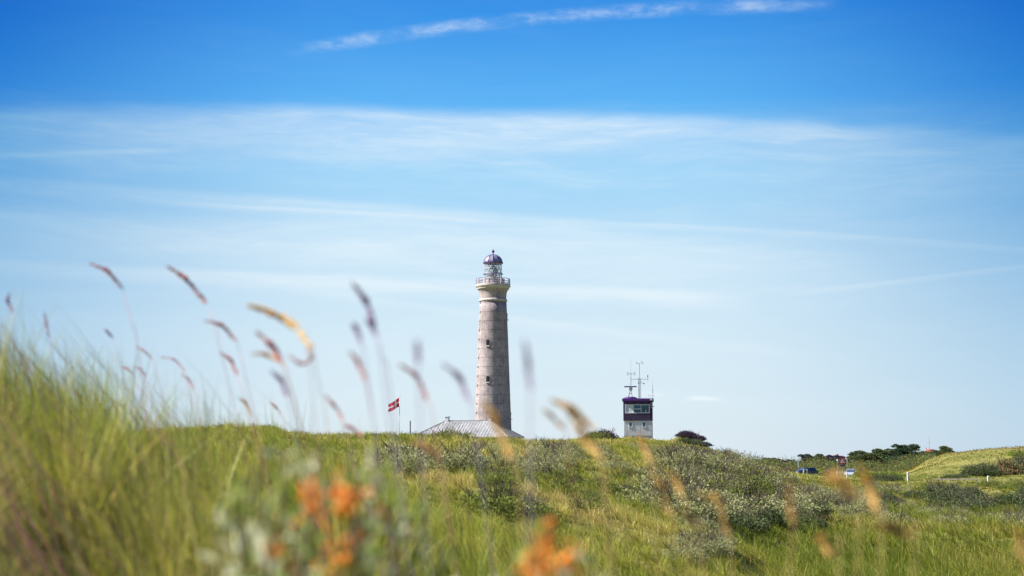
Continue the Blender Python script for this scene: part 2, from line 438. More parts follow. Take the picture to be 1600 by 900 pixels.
def polar(n, az0, az1, r0, r1, power=1.0, rng=RNG):
    """ground points spread evenly over the view: density falls with distance"""
    a = az0+(az1-az0)*rng.random(n)
    q = rng.random(n)**power
    r = np.exp(np.log(r0)+(np.log(r1)-np.log(r0))*q)
    return r*np.sin(a), r*np.cos(a), r, a
def clump(x, y, r, size, frac, rng=RNG):
    """pull points into tussocks; also gives the direction out of the tussock centre"""
    cell = size
    gx = np.floor(x/cell); gy = np.floor(y/cell)
    cx = (gx+0.2+0.6*_hash(gx, gy, 91))*cell; cy = (gy+0.2+0.6*_hash(gx, gy, 92))*cell
    k = (rng.random(len(x)) < frac)*(0.5+0.42*rng.random(len(x)))
    ox, oy = x-cx, y-cy; on = np.hypot(ox, oy)+1e-4
    return x-ox*k, y-oy*k, _hash(gx, gy, 93), ox/on*(k > 0), oy/on*(k > 0)

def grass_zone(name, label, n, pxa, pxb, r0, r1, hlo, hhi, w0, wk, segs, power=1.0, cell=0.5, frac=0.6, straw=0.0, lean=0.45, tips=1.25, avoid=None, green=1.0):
    x, y, r, a = polar(n, AZ(pxa), AZ(pxb), r0, r1, power)
    x, y, ch, ox, oy = clump(x, y, r, cell, frac)
    r = np.hypot(x, y)
    keep = r > r0*0.8
    if avoid is not None: keep &= ~avoid(x, y)
    x, y, r, ch, ox, oy = x[keep], y[keep], r[keep], ch[keep], ox[keep], oy[keep]; n = len(x)
    z = H(x, y)-0.02
    h = (hlo+(hhi-hlo)*RNG.random(n)**1.4)*(0.45+0.85*ch)*(0.75+0.5*fbm(x/5, y/5, 7))
    w = 1.25*np.maximum(w0, wk*r)*(0.6+0.8*RNG.random(n))
    h = h*(1+1.0*np.clip((0.9-z)/0.9, 0, 1)*np.clip((120-r)/60, 0, 1)*np.clip((r-12)/12, 0, 1))     # lush stand on the low meadow
    ang = RNG.random(n)*2*math.pi
    spread = lean*(0.25+0.75*RNG.random(n))
    out = lean*(0.3+0.9*RNG.random(n))
    lx = np.cos(ang)*spread*0.6+ox*out-lean*0.55*(0.5+0.6*RNG.random(n)); ly = np.sin(ang)*spread*0.6+oy*out
    # ribbons turned mostly to show their breadth, as blades twist along their length
    face = RNG.random(n)*math.pi
    c = grass_colour(x, y, straw+0.5*(ch-0.5))*np.array([green, 1.0, green])*grass_tint(x, y)
    return tag(build_blades(name, x, y, z, h, w, lx, ly, face, c*0.8, c*tips, segs, M_BLADE), label, 'grass', kind='stuff')

tw = P(996, 680, 200)
def near_house(x, y):
    return ((np.abs(x-tw.x) < 2.9) & (y > 193) & (y < 204)) | ((np.abs(x+4.5) < 16) & (y > 288) & (y < 335))

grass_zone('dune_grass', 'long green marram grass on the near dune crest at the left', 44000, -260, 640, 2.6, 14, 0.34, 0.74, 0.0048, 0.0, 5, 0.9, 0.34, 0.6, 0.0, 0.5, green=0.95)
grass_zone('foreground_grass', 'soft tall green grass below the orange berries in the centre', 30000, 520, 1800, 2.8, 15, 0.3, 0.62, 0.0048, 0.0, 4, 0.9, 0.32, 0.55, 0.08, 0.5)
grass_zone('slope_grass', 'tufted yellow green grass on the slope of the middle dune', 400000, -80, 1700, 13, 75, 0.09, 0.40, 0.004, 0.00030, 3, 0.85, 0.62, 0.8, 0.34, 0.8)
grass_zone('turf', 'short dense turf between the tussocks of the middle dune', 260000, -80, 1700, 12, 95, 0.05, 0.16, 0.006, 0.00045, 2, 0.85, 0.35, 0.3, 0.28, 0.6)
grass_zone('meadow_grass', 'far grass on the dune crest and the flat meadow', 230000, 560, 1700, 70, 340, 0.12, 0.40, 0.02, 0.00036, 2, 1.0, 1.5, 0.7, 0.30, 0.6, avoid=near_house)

# ------------------------------------------------------------------ leafy shrubs
def leaf_cloud(n, lobes, size, pal, jitter=0.25, aspect=0.45, shell=0.55, rng=RNG, top=1.0):
    """small leaf faces through the volume of several lobes; returns verts, faces, colours"""
    k = rng.integers(0, len(lobes), n); L = np.array(lobes)[k]
    d = rng.normal(size=(n, 3)); d /= np.linalg.norm(d, axis=1, keepdims=True)
    d[:, 2] = np.abs(d[:, 2])*np.where(rng.random(n) < 0.8, 1, -0.5)
    rad = shell+(1-shell)*rng.random(n)**0.6
    lump = 0.82+0.36*vnoise(d[:, 0]*3+k*7.3+9, d[:, 1]*3+d[:, 2]*2.2+5, 3)
    c = L[:, :3]+d*L[:, 3:6]*(rad*lump*top)[:, None]
    u = d+rng.normal(size=(n, 3))*0.8; u[:, 2] += 0.5; u /= np.linalg.norm(u, axis=1, keepdims=True)
    v = np.cross(u, rng.normal(size=(n, 3))); v /= np.linalg.norm(v, axis=1, keepdims=True)
    s = size*(0.6+0.8*rng.random(n))
    u = u*s[:, None]; v = v*(s*aspect)[:, None]
    Vv = np.stack([c-u, c+v, c+u, c-v], 1).reshape(-1, 3)
    Ff = np.arange(4*n).reshape(-1, 4)
    pal = np.array(pal); cc = pal[rng.integers(0, len(pal), n)]*(0.7+0.6*rng.random((n, 1)))
    tint = 0.85+0.3*vnoise(c[:, 0]*2.5+20, c[:, 1]*2.5+c[:, 2]*3+20, 8)
    cc = cc*tint[:, None]
    return Vv, Ff, np.repeat(cc, 4, axis=0)

def twigs(n, rad, h, seed, r0=0.02):
    rd = random.Random(seed); mb = MB()
    for i in range(n):
        a = rd.uniform(0, 6.28); q = rd.uniform(0.2, 1)*rad; top = h*rd.uniform(0.75, 1.08)
        x, y = math.cos(a)*q, math.sin(a)*q
        mb.tube([(x*0.1, y*0.1, -0.1), (x*0.5, y*0.5, top*0.45), (x, y, top)], r0, 5, r0*0.3)
        for j in range(2):
            b = rd.uniform(0, 6.28)
            mb.tube([(x*0.6, y*0.6, top*0.55), (x*0.8+math.cos(b)*rad*0.25, y*0.8+math.sin(b)*rad*0.25, top*rd.uniform(0.7, 1.05))], r0*0.5, 4, r0*0.2)
    return mb
SILVER = [(0.32, 0.33, 0.12), (0.42, 0.42, 0.19), (0.20, 0.22, 0.07), (0.50, 0.48, 0.28)]
OLIVE = [(0.20, 0.24, 0.05), (0.28, 0.31, 0.06), (0.14, 0.17, 0.045)]
DARKG = [(0.085, 0.115, 0.045), (0.12, 0.15, 0.055), (0.16, 0.19, 0.085)]
LIME = [(0.24, 0.32, 0.04), (0.30, 0.35, 0.055), (0.17, 0.24, 0.035)]
PURPLE = [(0.07, 0.045, 0.10), (0.10, 0.06, 0.11), (0.06, 0.065, 0.05)]
ROSY = [(0.30, 0.16, 0.09), (0.20, 0.17, 0.08), (0.16, 0.19, 0.07)]
def make_shrub(pal, seed, nleaf=2600, w=1.1, h=0.95, size=0.045, nlobe=9, aspect=0.4):
    rg = np.random.default_rng(seed)
    lobes = []
    for i in range(nlobe):
        a = rg.random()*6.28; q = w*0.62*rg.random()**0.5
        s = w*(0.34+0.26*rg.random()); hh = h*(0.5+0.45*rg.random())*(1-0.35*(q/w))
        lobes.append((math.cos(a)*q, math.sin(a)*q, hh*0.30, s, s, hh*0.72))
    Vv, Ff, Cc = leaf_cloud(nleaf, lobes, size, pal, rng=rg, aspect=aspect)
    # sprigs standing out of the outline
    root = empty('shrub', (0, 0, 0))
    np_mesh('foliage', Vv, Ff, Cc, M_LEAF, root)
    twigs(14, w*0.8, h*0.95, seed, 0.018).build('stem', M_TWIG, root)
    return root
PROTO = {}
def shrub(kind, x, y, s=1.0, sz=1.0, label='', group=None, sink=0.08):
    key = kind
    if key not in PROTO or len(PROTO[key]) < 4:
        pal, nl, w, h, ls = {'silver': (SILVER, 5200, 1.1, 0.95, 0.032), 'olive': (OLIVE, 4600, 1.1, 0.9, 0.036), 'dark': (DARKG, 4200, 1.2, 1.0, 0.045),
                             'lime': (LIME, 2600, 1.2, 0.9, 0.06), 'purple': (PURPLE, 2600, 1.2, 0.8, 0.06), 'rosy': (ROSY, 2600, 1.1, 1.0, 0.06)}[kind]
        o = make_shrub(pal, 100*len(PROTO)+len(PROTO.get(key, []))*7+3, nl, w, h, ls)
        PROTO.setdefault(key, []).append(o)
    else:
        o = copy_tree(random.choice(PROTO[key]))
    o.location = (x, y, h1(x, y)-sink*s); o.rotation_euler = (0, 0, random.uniform(0, 6.28)); o.scale = (s, s, s*sz)
    return tag(o, label, 'shrub', group)
def at_px(px, r):
    a = AZ(px); return r*math.sin(a), r*math.cos(a)
def base_r(px, py, r0=16, r1=330):
    """distance at which the ground is seen at px, py"""
    a = AZ(px); rs = np.geomspace(r0, r1, 900)
    z = H(rs*math.sin(a), rs*math.cos(a)); el = (z-EYE)/(rs*math.cos(a))
    x, y, zz = ray(px, py); k = np.where(el >= zz/y)[0]
    return float(rs[k[0]]) if len(k) else None

# middle slope scrub: (count, px range, py range of base, kind, size range, label, group)
SCRUB = [
 (38, 1045, 1215, 712, 748, 'silver', (0.6, 1.15), 'pale silver green bush in the thick scrub below the watch tower', 'silver green bushes on the upper slope'),
 (52, 1040, 1400, 745, 812, 'silver', (0.6, 1.25), 'grey green bush in the scrub belt across the middle of the slope', 'grey green bushes in the middle scrub belt'),
 (16, 1080, 1300, 715, 790, 'olive', (0.6, 1.1), 'dull olive bush among the silvery scrub of the slope', 'olive bushes among the silver ones'),
 (16, 1090, 1400, 785, 826, 'dark', (0.55, 0.9), 'dark grey green bush at the lower edge of the scrub belt', 'dark bushes along the lower scrub edge'),
 (18, 1430, 1640, 770, 806, 'dark', (0.9, 1.5), 'dark low bush on the flat meadow in front of the wooden rail', 'dark bushes on the meadow'),
 (16, 1400, 1620, 795, 826, 'silver', (0.6, 1.0), 'small grey bush at the near edge of the meadow thicket', 'grey bushes on the meadow'),
 (12, 1390, 1600, 757, 775, 'olive', (0.7, 1.1), 'low olive bush on the meadow behind the dark thicket', 'olive bushes on the meadow'),
 (24, 620, 1040, 696, 750, 'silver', (0.45, 0.85), 'small silvery bush in the grass left of the thick scrub', 'small bushes in the upper slope grass'),
 (24, 760, 1090, 745, 815, 'olive', (0.35, 0.7), 'small grey green bush low in the slope grass', 'small bushes in the lower slope grass'),
 (8, 1060, 1130, 830, 885, 'silver', (0.35, 0.5), 'tiny grey bush by the faint sandy strip low on the slope', 'tiny bushes near the sandy strip'),
]
for cnt, a, b_, c, d, kind, (s0, s1), lab, grp in SCRUB:
    k = 0; tries = 0
    while k < cnt and tries < cnt*8:
        tries += 1
        px, py = random.uniform(a, b_), random.uniform(c, d)
        if 1228 < px < 1350 and py < 768: continue      # open grass in front of the gate posts
        r = base_r(px, py)
        if r is None or r > 260: continue
        x, y = at_px(px, r); s = random.uniform(s0, s1)
        shrub(kind, x, y, s*1.12, random.uniform(0.75, 1.05), lab, grp); k += 1

def lone(kind, px, r, s, sz, label, group=None, name='shrub', sink=0.08):
    x, y = at_px(px, r); o = shrub(kind, x, y, s, sz, label, group, sink); o.name = name; return o
lone('purple', 948, 150, 1.5, 1.25, 'dark round bush on the crest just left of the watch tower', sink=0)
lone('olive', 932, 148, 1.3, 1.0, 'low olive bush beside the dark round one on the crest', sink=0)
lone('purple', 1066, 173.5, 0.8, 0.7, 'small dark purplish bush at the left end of the mound right of the watch tower')
lone('purple', 1073, 173, 1.15, 1.0, 'dark purplish heather bush highest on the mound right of the watch tower')
lone('purple', 1083, 173, 1.15, 1.0, 'dark purplish heather bush just right of the top of the mound')
lone('purple', 1092, 172.5, 1.1, 0.95, 'dark purplish heather bush on the steep right flank of the mound')
lone('purple', 1099, 171, 1.0, 0.9, 'dark purplish heather bush at the right foot of the mound')
lone('dark', 1066, 160, 1.2, 0.75, 'dark bush at the near left foot of the mound right of the watch tower')
lone('dark', 1082, 160, 1.4, 0.75, 'dark bush at the near foot of the mound right of the watch tower')
lone('rosy', 452, 43, 0.62, 0.75, 'bush with rusty leaf tips on the crest at the left skyline')
lone('lime', 405, 42, 0.55, 0.75, 'fresh green bush on the skyline left of the rusty one')
lone('silver', 700, 62, 0.95, 0.9, 'grey green bush on the crest in front of the metal roof')
lone('olive', 722, 63, 0.95, 0.85, 'olive bush on the crest in front of the ridge of the metal roof')
lone('olive', 812, 64, 0.8, 0.62, 'thin bush on the crest at the right end of the metal roof')
for px, r_, k_, s_, lab in [(585, 56, 'olive', .5, 'small olive bush on the skyline left of the flagpole'), (604, 58, 'silver', .5, 'small silvery bush on the skyline just left of the flagpole'),
    (655, 60, 'olive', .65, 'olive bush on the crest between the dark post and the metal roof'), (674, 61, 'lime', .85, 'light green bush covering the left corner of the metal roof'),
    (765, 66, 'lime', .6, 'light green bush on the crest under the lighthouse foot'), (880, 88, 'olive', .9, 'olive bush on the crest midway from lighthouse to watch tower'),
    (900, 90, 'silver', .9, 'silvery bush on the crest midway from lighthouse to watch tower'), (500, 48, 'olive', .5, 'olive bush on the skyline right of the rusty one'),
    (350, 42, 'olive', .5, 'olive bush on the skyline behind the left dune grass')]:
    lone(k_, px, r_, s_, 0.75, lab)
for px, r_, k_, s_, lab in [(425, 43, 'silver', .42, 'small silvery bush on the skyline between the fresh green and the rusty bush'), (470, 45, 'lime', .42, 'light green bush on the skyline just right of the rusty one'),
    (535, 52, 'silver', .42, 'small silvery bush low in the skyline dip'), (565, 54, 'lime', .4, 'light green bush at the right end of the skyline dip'), (632, 59, 'lime', .5, 'light green bush at the foot of the flagpole'),
    (690, 60, 'olive', .75, 'olive bush in front of the left slope of the metal roof'), (790, 66, 'silver', .7, 'silvery bush in front of the right eave of the metal roof')]:
    lone(k_, px, r_, s_, 0.8, lab)
lone('silver', 850, 50, 0.6, 0.8, 'silvery bush on the slope right below the metal roof')

# valley: far bushes by the road and at the foot of the right hand dune
for px, r, s, sz, kind, lab in [
    (1222, 255, 2.2, 0.85, 'rosy', 'rusty bush on the skyline left of the parked dark blue car'),
    (1238, 262, 1.6, 0.8, 'olive', 'olive bush right behind the bonnet of the dark blue car'),
    (1275, 300, 2.6, 0.75, 'lime', 'light green bush right of the dark blue car'),
    (1292, 290, 2.4, 0.85, 'lime', 'light green bush halfway between the two parked cars'),
    (1284, 228, 1.7, 0.7, 'olive', 'low olive bush at the verge between the two white gate posts'),
    (1303, 272, 2.2, 0.95, 'rosy', 'rusty brown bush left of the red triangular sign'),
    (1345, 245, 1.8, 0.9, 'lime', 'light green bush right of the silver car'),
    (1360, 235, 1.9, 1.0, 'lime', 'bright green bush standing under the dark trees'),
    (1380, 236, 2.2, 1.0, 'lime', 'broad bright green bush in the row under the dark trees'),
    (1400, 240, 1.9, 0.9, 'lime', 'bright green bush at the right end of the row under the trees'),
    (1375, 200, 1.9, 0.8, 'dark', 'dark bush left of the white post on the meadow'),
    (1395, 202, 1.6, 0.8, 'dark', 'dark bush touching the white post on the meadow'),
    (1340, 190, 1.2, 0.7, 'olive', 'small olive bush right of the single white bollard'),
    (1480, 205, 1.5, 0.7, 'dark', 'low dark bush just behind the left end of the wooden rail'),
    (1500, 207, 1.4, 0.7, 'dark', 'low dark bush just behind the right end of the wooden rail'),
    (1525, 212, 2.1, 1.15, 'dark', 'tall dark bush left of the last white post'),
    (1548, 214, 2.3, 1.15, 'dark', 'tall dark bush behind the last white post'),
    (1575, 218, 2.5, 1.2, 'rosy', 'brownish bare bush at the foot of the far dune'),
    (1600, 222, 2.8, 1.3, 'dark', 'large dark bush at the edge of the picture under the dune'),
    (1630, 225, 2.8, 1.3, 'dark', 'large dark bush just past the one under the dune'),
    (1595, 262, 2.0, 1.0, 'lime', 'green bush halfway up the far dune above the dark ones')]:
    lone(kind, px, r, s, sz, lab)

# ------------------------------------------------------------------ far trees
M_TRUNK = mat('tree_bark', (0.09, 0.07, 0.05), 0.9, 0.3, 8)
def make_tree(pal, seed, h=7.0, w=3.0, pine=False):
    rg = np.random.default_rng(seed); lobes = []
    for i in range(18):
        a = rg.random()*6.28; q = w*0.95*rg.random()**0.6; zz = h*(0.16+0.66*rg.random()**0.8)
        s = w*(0.28+0.2*rg.random())*(1.15-0.55*(zz/h))
        lobes.append((math.cos(a)*q*(1.2-0.8*zz/h), math.sin(a)*q*(1.2-0.8*zz/h), zz, s, s, s*0.8))
    Vv, Ff, Cc = leaf_cloud(4200, lobes, 0.16, pal, rng=rg, shell=0.45, aspect=0.6)
    root = empty('tree', (0, 0, 0))
    np_mesh('crown', Vv, Ff, Cc, M_LEAF, root)
    mb = MB().tube([(0, 0, -0.2), (0.08, 0, h*0.3), (0.02, 0.1, h*0.78)], 0.2, 8, 0.06)
    for i in range(6):
        a = rg.random()*6.28; z0 = h*(0.25+0.3*rg.random())
        mb.tube([(0.05, 0, z0), (math.cos(a)*w*0.35, math.sin(a)*w*0.35, z0+h*0.15), (math.cos(a)*w*0.6, math.sin(a)*w*0.6, z0+h*0.24)], 0.09, 6, 0.03)
    mb.build('trunk', M_TRUNK, root, True)
    return root
BLUEG = [(0.05, 0.075, 0.06), (0.06, 0.09, 0.07)]
TP = [make_tree(DARKG, 31), make_tree(DARKG, 32, 6.2, 3.4), make_tree(PURPLE, 33, 6.4, 3.0), make_tree([(0.06, 0.10, 0.05), (0.08, 0.12, 0.06)], 34, 7.4, 3.0), make_tree(BLUEG, 35, 6.6, 2.6)]
tused = set()
TREES = [
 (1196, 430, 0, .62, 'small dark tree on the skyline where the scrub slope ends'),
 (1207, 440, 4, .62, 'small bluish tree on the skyline right of the slope end'),
 (1216, 420, 2, .66, 'small purplish tree above the rusty skyline bush'),
 (1232, 450, 2, .60, 'low purplish tree left of the white sign pole'),
 (1258, 430, 4, .85, 'round blue green tree behind the dark blue car'),
 (1270, 470, 2, .80, 'purplish tree right of the round blue green one'),
 (1283, 455, 0, .86, 'dark tree between the two cars'),
 (1296, 470, 2, .88, 'purplish tree left of the red triangular sign'),
 (1306, 450, 2, .86, 'purplish tree right behind the grey lamp pole'),
 (1331, 470, 2, .75, 'low purplish tree behind the silver car'),
 (1345, 440, 0, .98, 'dark tree that begins the tall row right of the silver car'),
 (1357, 450, 1, 1.1, 'dark wide tree second in the tall row'),
 (1369, 440, 0, 1.1, 'dark tree third in the tall row'),
 (1381, 450, 1, 1.08, 'dark wide tree in the middle of the tall row'),
 (1393, 445, 0, 1.08, 'dark tree before the tallest green one'),
 (1404, 430, 3, 1.0, 'greener tree left of the tallest one'),
 (1413, 425, 3, 1.18, 'tallest green tree in the far row'),
 (1421, 430, 3, 1.05, 'green tree just right of the tallest one'),
 (1432, 440, 1, .9, 'lower dark tree left of the red water tower'),
 (1442, 430, 0, .86, 'low dark tree at the foot of the red water tower'),
 (1462, 400, 1, .9, 'dark tree right of the red water tower at the dune edge'),
 (1473, 395, 0, .9, 'dark tree top showing above the left shoulder of the far dune'),
]
for px, r, v, s, lab in TREES:
    o = TP[v] if v not in tused else copy_tree(TP[v]); tused.add(v)
    x, y = at_px(px, r); o.location = (x, y, h1(x, y)-0.1); o.scale = (s*1.5, s*1.5, s*1.0); o.rotation_euler = (0, 0, random.uniform(0, 6.28))
    tag(o, lab, 'tree', 'far trees on the skyline')
# low continuous undergrowth far away
pxs = RNG.uniform(1150, 1450, 150)
lobes = []
for p in pxs:
    r_ = random.uniform(330, 620); x, y = at_px(p, r_); s = random.uniform(2.0, 4.6)
    lobes.append((x, y, h1(x, y)+0.4, s*1.5, s*1.5, s*0.8))
Vv, Ff, Cc = leaf_cloud(120000, lobes, 0.13, DARKG+DARKG+OLIVE+ROSY[:1], shell=0.5, aspect=0.6)
tag(np_mesh('undergrowth', Vv, Ff, Cc, M_LEAF), 'low dark thicket that fills the foot of the far tree row', 'undergrowth', kind='stuff')

# ------------------------------------------------------------------ lighthouse
TD = 317.0
tb = P(770, 700, TD); LX = tb.x
def zt(py, D=TD): return P(770, py, D).z
K = TD/ray(770, 550)[1]/FPX            # metres per picture pixel
GZ = h1(LX, TD)-0.3
light = empty('lighthouse', (LX, TD, GZ))
tag(light, 'tall round grey brick lighthouse with a glazed lantern and purple domed top', 'lighthouse')
def zl(py): return zt(py)-GZ
# shaft material: brick courses and wrought belts
m, t, b = new_mat('tower_brick')
tcn = N(t, 'ShaderNodeTexCoord'); sp = N(t, 'ShaderNodeSeparateXYZ'); t.links.new(tcn.outputs['Object'], sp.inputs[0])
ang = math_('MULTIPLY', math_('ARCTAN2', sp.outputs[0], sp.outputs[1], tree=t), 3.6, tree=t)
bt = N(t, 'ShaderNodeTexBrick'); t.links.new(combine(ang, sp.outputs[2], 0.0, tree=t), bt.inputs[0])
bt.inputs['Scale'].default_value = 1.0; bt.inputs['Brick Width'].default_value = 0.46; bt.inputs['Row Height'].default_value = 0.19
bt.inputs['Mortar Size'].default_value = 0.022; bt.inputs['Color1'].default_value = (0.45, 0.40, 0.41, 1); bt.inputs['Color2'].default_value = (0.33, 0.29, 0.31, 1)
bt.inputs['Mortar'].default_value = (0.42, 0.37, 0.33, 1); bt.inputs['Bias'].default_value = -0.1
nz = noise_(tcn.outputs['Object'], 0.5, 8, 0.7, tree=t)
mx = N(t, 'ShaderNodeMix', data_type='RGBA', blend_type='MULTIPLY'); mx.inputs[0].default_value = 0.8
t.links.new(bt.outputs[0], mx.inputs[6])
rp = N(t, 'ShaderNodeValToRGB'); rp.color_ramp.elements[0].position = 0.34; rp.color_ramp.elements[0].color = (0.62, 0.58, 0.60, 1)
rp.color_ramp.elements[1].position = 0.62; rp.color_ramp.elements[1].color = (1.16, 1.12, 1.08, 1); t.links.new(nz, rp.inputs[0]); t.links.new(rp.outputs[0], mx.inputs[7])
streak = noise_(combine(math_('MULTIPLY', ang, 1.6, tree=t), math_('MULTIPLY', sp.outputs[2], 0.08, tree=t), 2.0, tree=t), 1.0, 4, 0.6, tree=t)
mx2 = N(t, 'ShaderNodeMix', data_type='RGBA', blend_type='MULTIPLY'); t.links.new(smooth(streak, 0.45, 0.72, 0, 0.65, tree=t), mx2.inputs[0])
t.links.new(mx.outputs[2], mx2.inputs[6]); mx2.inputs[7].default_value = (0.6, 0.55, 0.55, 1)
t.links.new(mx2.outputs[2], b.inputs['Base Color']); b.inputs['Roughness'].default_value = 0.9; b.inputs['Specular IOR Level'].default_value = 0.2
M_BRICK = m
M_STONE = mat('pale_stone', (0.55, 0.50, 0.46), 0.85, 0.25, 1.4, 0.2)
M_BAND = mat('iron_belt', (0.28, 0.24, 0.25), 0.8, 0.3, 5)
M_DOME = mat('dome_copper', (0.34, 0.32, 0.42), 0.38, 0.25, 1.0, metal=0.3)
M_PURP = mat('purple_fringe_paint', (0.085, 0.025, 0.19), 0.55, 0.25, 3)  # purple lens colour fringing put into the paint colour
M_BAR = mat('glazing_bar_paint', (0.60, 0.59, 0.64), 0.5, 0.2, 4)
M_DARKGLASS = mat('dark_window_glass', (0.02, 0.02, 0.03), 0.5, 0.2, 3, spec=0.2)
M_WHITE = mat('white_paint', (0.72, 0.71, 0.69), 0.6, 0.10, 3, 0.1)
mg, tg, bgl = new_mat('lantern_glass')
tsp = N(tg, 'ShaderNodeBsdfTransparent'); tsp.inputs[0].default_value = (0.93, 0.96, 0.97, 1)
bgl.inputs['Roughness'].default_value = 0.03; bgl.inputs['Base Color'].default_value = (0.5, 0.55, 0.6, 1)
mxg = N(tg, 'ShaderNodeMixShader'); mxg.inputs[0].default_value = 0.12
tg.links.new(tsp.outputs[0], mxg.inputs[1]); tg.links.new(bgl.outputs[0], mxg.inputs[2]); tg.links.new(mxg.outputs[0], tg.nodes['Material Output'].inputs[0])
prof = [(30.6, 715), (29.0, 672), (27.2, 625), (25.2, 572), (23.4, 522), (21.9, 488), (21.1, 472)]
prof = [(a*K, zl(p)) for a, p in prof]; prof[0] = (31.5*K, 0.0)
def rad_at(z):
    return float(np.interp(z, [p[1] for p in prof], [p[0] for p in prof]))
MB().lathe(prof, 72).build('shaft', M_BRICK, light, True)
# belts with anchor plates
mb = MB()
for i in range(15):
    py = 474+14.3*i
    if py > 700: break
    z = zl(py); r_ = rad_at(z)
    mb.lathe([(r_-0.05, z-0.045), (r_+0.02, z-0.045), (r_+0.02, z+0.045), (r_-0.05, z+0.045)], 72, closed=False)
mb.build('iron_belt', M_BAND, light)
for a in (-64, 27, 118, -155):
    mb = MB()
    for i in range(15):
        py = 474+14.3*i
        if py > 700: break
        z = zl(py); r_ = rad_at(z)+0.05; th = R(a)
        mb.box((math.sin(th)*r_, -math.cos(th)*r_, z), (0.3, 0.14, 0.42), rz=th)
    mb.box((math.sin(th)*(rad_at(6)), -math.cos(th)*(rad_at(6)), 6), (0.05, 0.05, 0.05), rz=th)
    mb.build('anchor_plates', M_BAND, light)
# head of the tower
def rr_(h_, p): return (h_*K, zl(p))
MB().lathe([rr_(21.0, 471.8), rr_(22.2, 471.5), rr_(22.6, 470), rr_(21.8, 468), rr_(20.9, 467.6)], 72, closed=False).build('string_course', M_STONE, light, True)
MB().lathe([rr_(20.8, 467.6), rr_(20.9, 463), rr_(21.4, 458), rr_(22.6, 454.5), rr_(24.2, 452.5)], 72, closed=False).build('neck', M_BRICK, light, True)
MB().lathe([rr_(20, 452.4), rr_(25.0, 452.3), rr_(25.4, 450.5), rr_(26.4, 449.6), rr_(26.4, 448.6), rr_(27.4, 448.3), rr_(27.4, 445.8), rr_(26.9, 445.2), rr_(0, 445.2)], 72).build('gallery', M_STONE, light)
# railing of the gallery
rl = MB(); rg_ = 26.1*K; z0, z1 = zl(445.2), zl(436.2)
for z in (z1, z0+0.55*(z1-z0), z0+0.18*(z1-z0)):
    pts = [(rg_*math.cos(2*math.pi*i/48), rg_*math.sin(2*math.pi*i/48), z) for i in range(49)]
    rl.tube(pts, 0.045, 5)
rl.build('rail', M_PURP, light)
bal = MB()
for i in range(72):
    a = 2*math.pi*i/72
    if i % 6 == 0: bal.box((rg_*math.cos(a), rg_*math.sin(a), (z0+z1)/2), (0.22, 0.22, z1-z0), rz=a)
    else: bal.tube([(rg_*math.cos(a), rg_*math.sin(a), z0), (rg_*math.cos(a), rg_*math.sin(a), z1)], 0.028, 5)
bal.build('balusters', M_BAR, light)
MB().lathe([rr_(17.6, 445.1), rr_(17.6, 437.2), rr_(18.2, 436.8), rr_(18.2, 435.8), rr_(0, 435.7)], 16).build('lantern_base', M_STONE, light)
seams = MB()
for i in range(16):
    a = 2*math.pi*i/16
    seams.box((17.62*K*math.cos(a), 17.62*K*math.sin(a), zl(441)), (0.1, 0.08, 8*K), rz=a)
seams.build('base_pilasters', M_BAND, light)
gl0, gl1 = zl(435.6), zl(411.9); rgl = 13.7*K
MB().lathe([(rgl-0.05, gl0), (rgl-0.05, gl1)], 12, closed=False).build('lantern_glass', mg, light)
lb = MB(); n = 12
for i in range(n):      # diagonal lattice glazing bars
    for sgn in (1, -1):
        pts = []
        for k in range(9):
            a = 2*math.pi*(i+sgn*k/8*2)/n
            pts.append((rgl*math.cos(a), rgl*math.sin(a), gl0+(gl1-gl0)*k/8))
        lb.tube(pts, 0.042, 5)
lb.build('lattice_bars', M_BAR, light)
ring = MB()
for z in (gl0+0.05, gl0+(gl1-gl0)*0.34, gl0+(gl1-gl0)*0.67, gl1-0.05):
    ring.tube([(rgl*math.cos(2*math.pi*i/24), rgl*math.sin(2*math.pi*i/24), z) for i in range(25)], 0.05, 5)
ring.build('glazing_rings', M_BAR, light)
sg = MB(); zz = zl(428.4); rs_ = 15.2*K
sg.tube([(rs_*math.cos(2*math.pi*i/24), rs_*math.sin(2*math.pi*i/24), zz) for i in range(25)], 0.07, 5)
for i in range(12):
    a = 2*math.pi*i/12
    sg.tube([(rs_*math.cos(a), rs_*math.sin(a), zz), (rgl*math.cos(a), rgl*math.sin(a), zz)], 0.04, 4)
sg.build('cleaning_walkway', M_PURP, light)
# lens and its iron frame inside the lantern
ln = MB(); prf = []
for k in range(17):
    q = k/16; prf.append((1.05*math.sin(math.pi*(0.12+0.76*q))*(1+0.05*(k % 2)), zl(431)+q*(zl(415.5)-zl(431))))
ln.lathe(prf, 20)
mlens, tl, bl = new_mat('lens_glass'); bl.inputs['Transmission Weight'].default_value = 0.25; bl.inputs['Roughness'].default_value = 0.12
bl.inputs['Base Color'].default_value = (0.55, 0.68, 0.70, 1)
lo = ln.build('lens', mlens, light, True)
fr = MB()
for i in range(8):
    a = 2*math.pi*i/8
    fr.tube([(1.12*math.cos(a), 1.12*math.sin(a), gl0), (1.12*math.cos(a), 1.12*math.sin(a), zl(414))], 0.05, 5)
fr.lathe([(0.4, gl0), (0.4, zl(431.2)), (1.0, zl(431)), (0, zl(431))], 16)
fr.build('lens_frame', M_BAND, light)
dm = [rr_(15.3, 411.9), rr_(15.9, 411.6), rr_(15.9, 410.6), rr_(14.9, 410.2)]
MB().lathe(dm+[rr_(0, 410.2)], 24).build('dome_rim', M_PURP, light)
dp = []
for k in range(9):
    q = k/8*math.pi/2; dp.append((14.6*K*math.cos(q)+0.12*(k == 8), zl(410.2)+12.6*K*math.sin(q)))
MB().lathe(dp, 12).build('dome', M_DOME, light)
rb = MB()
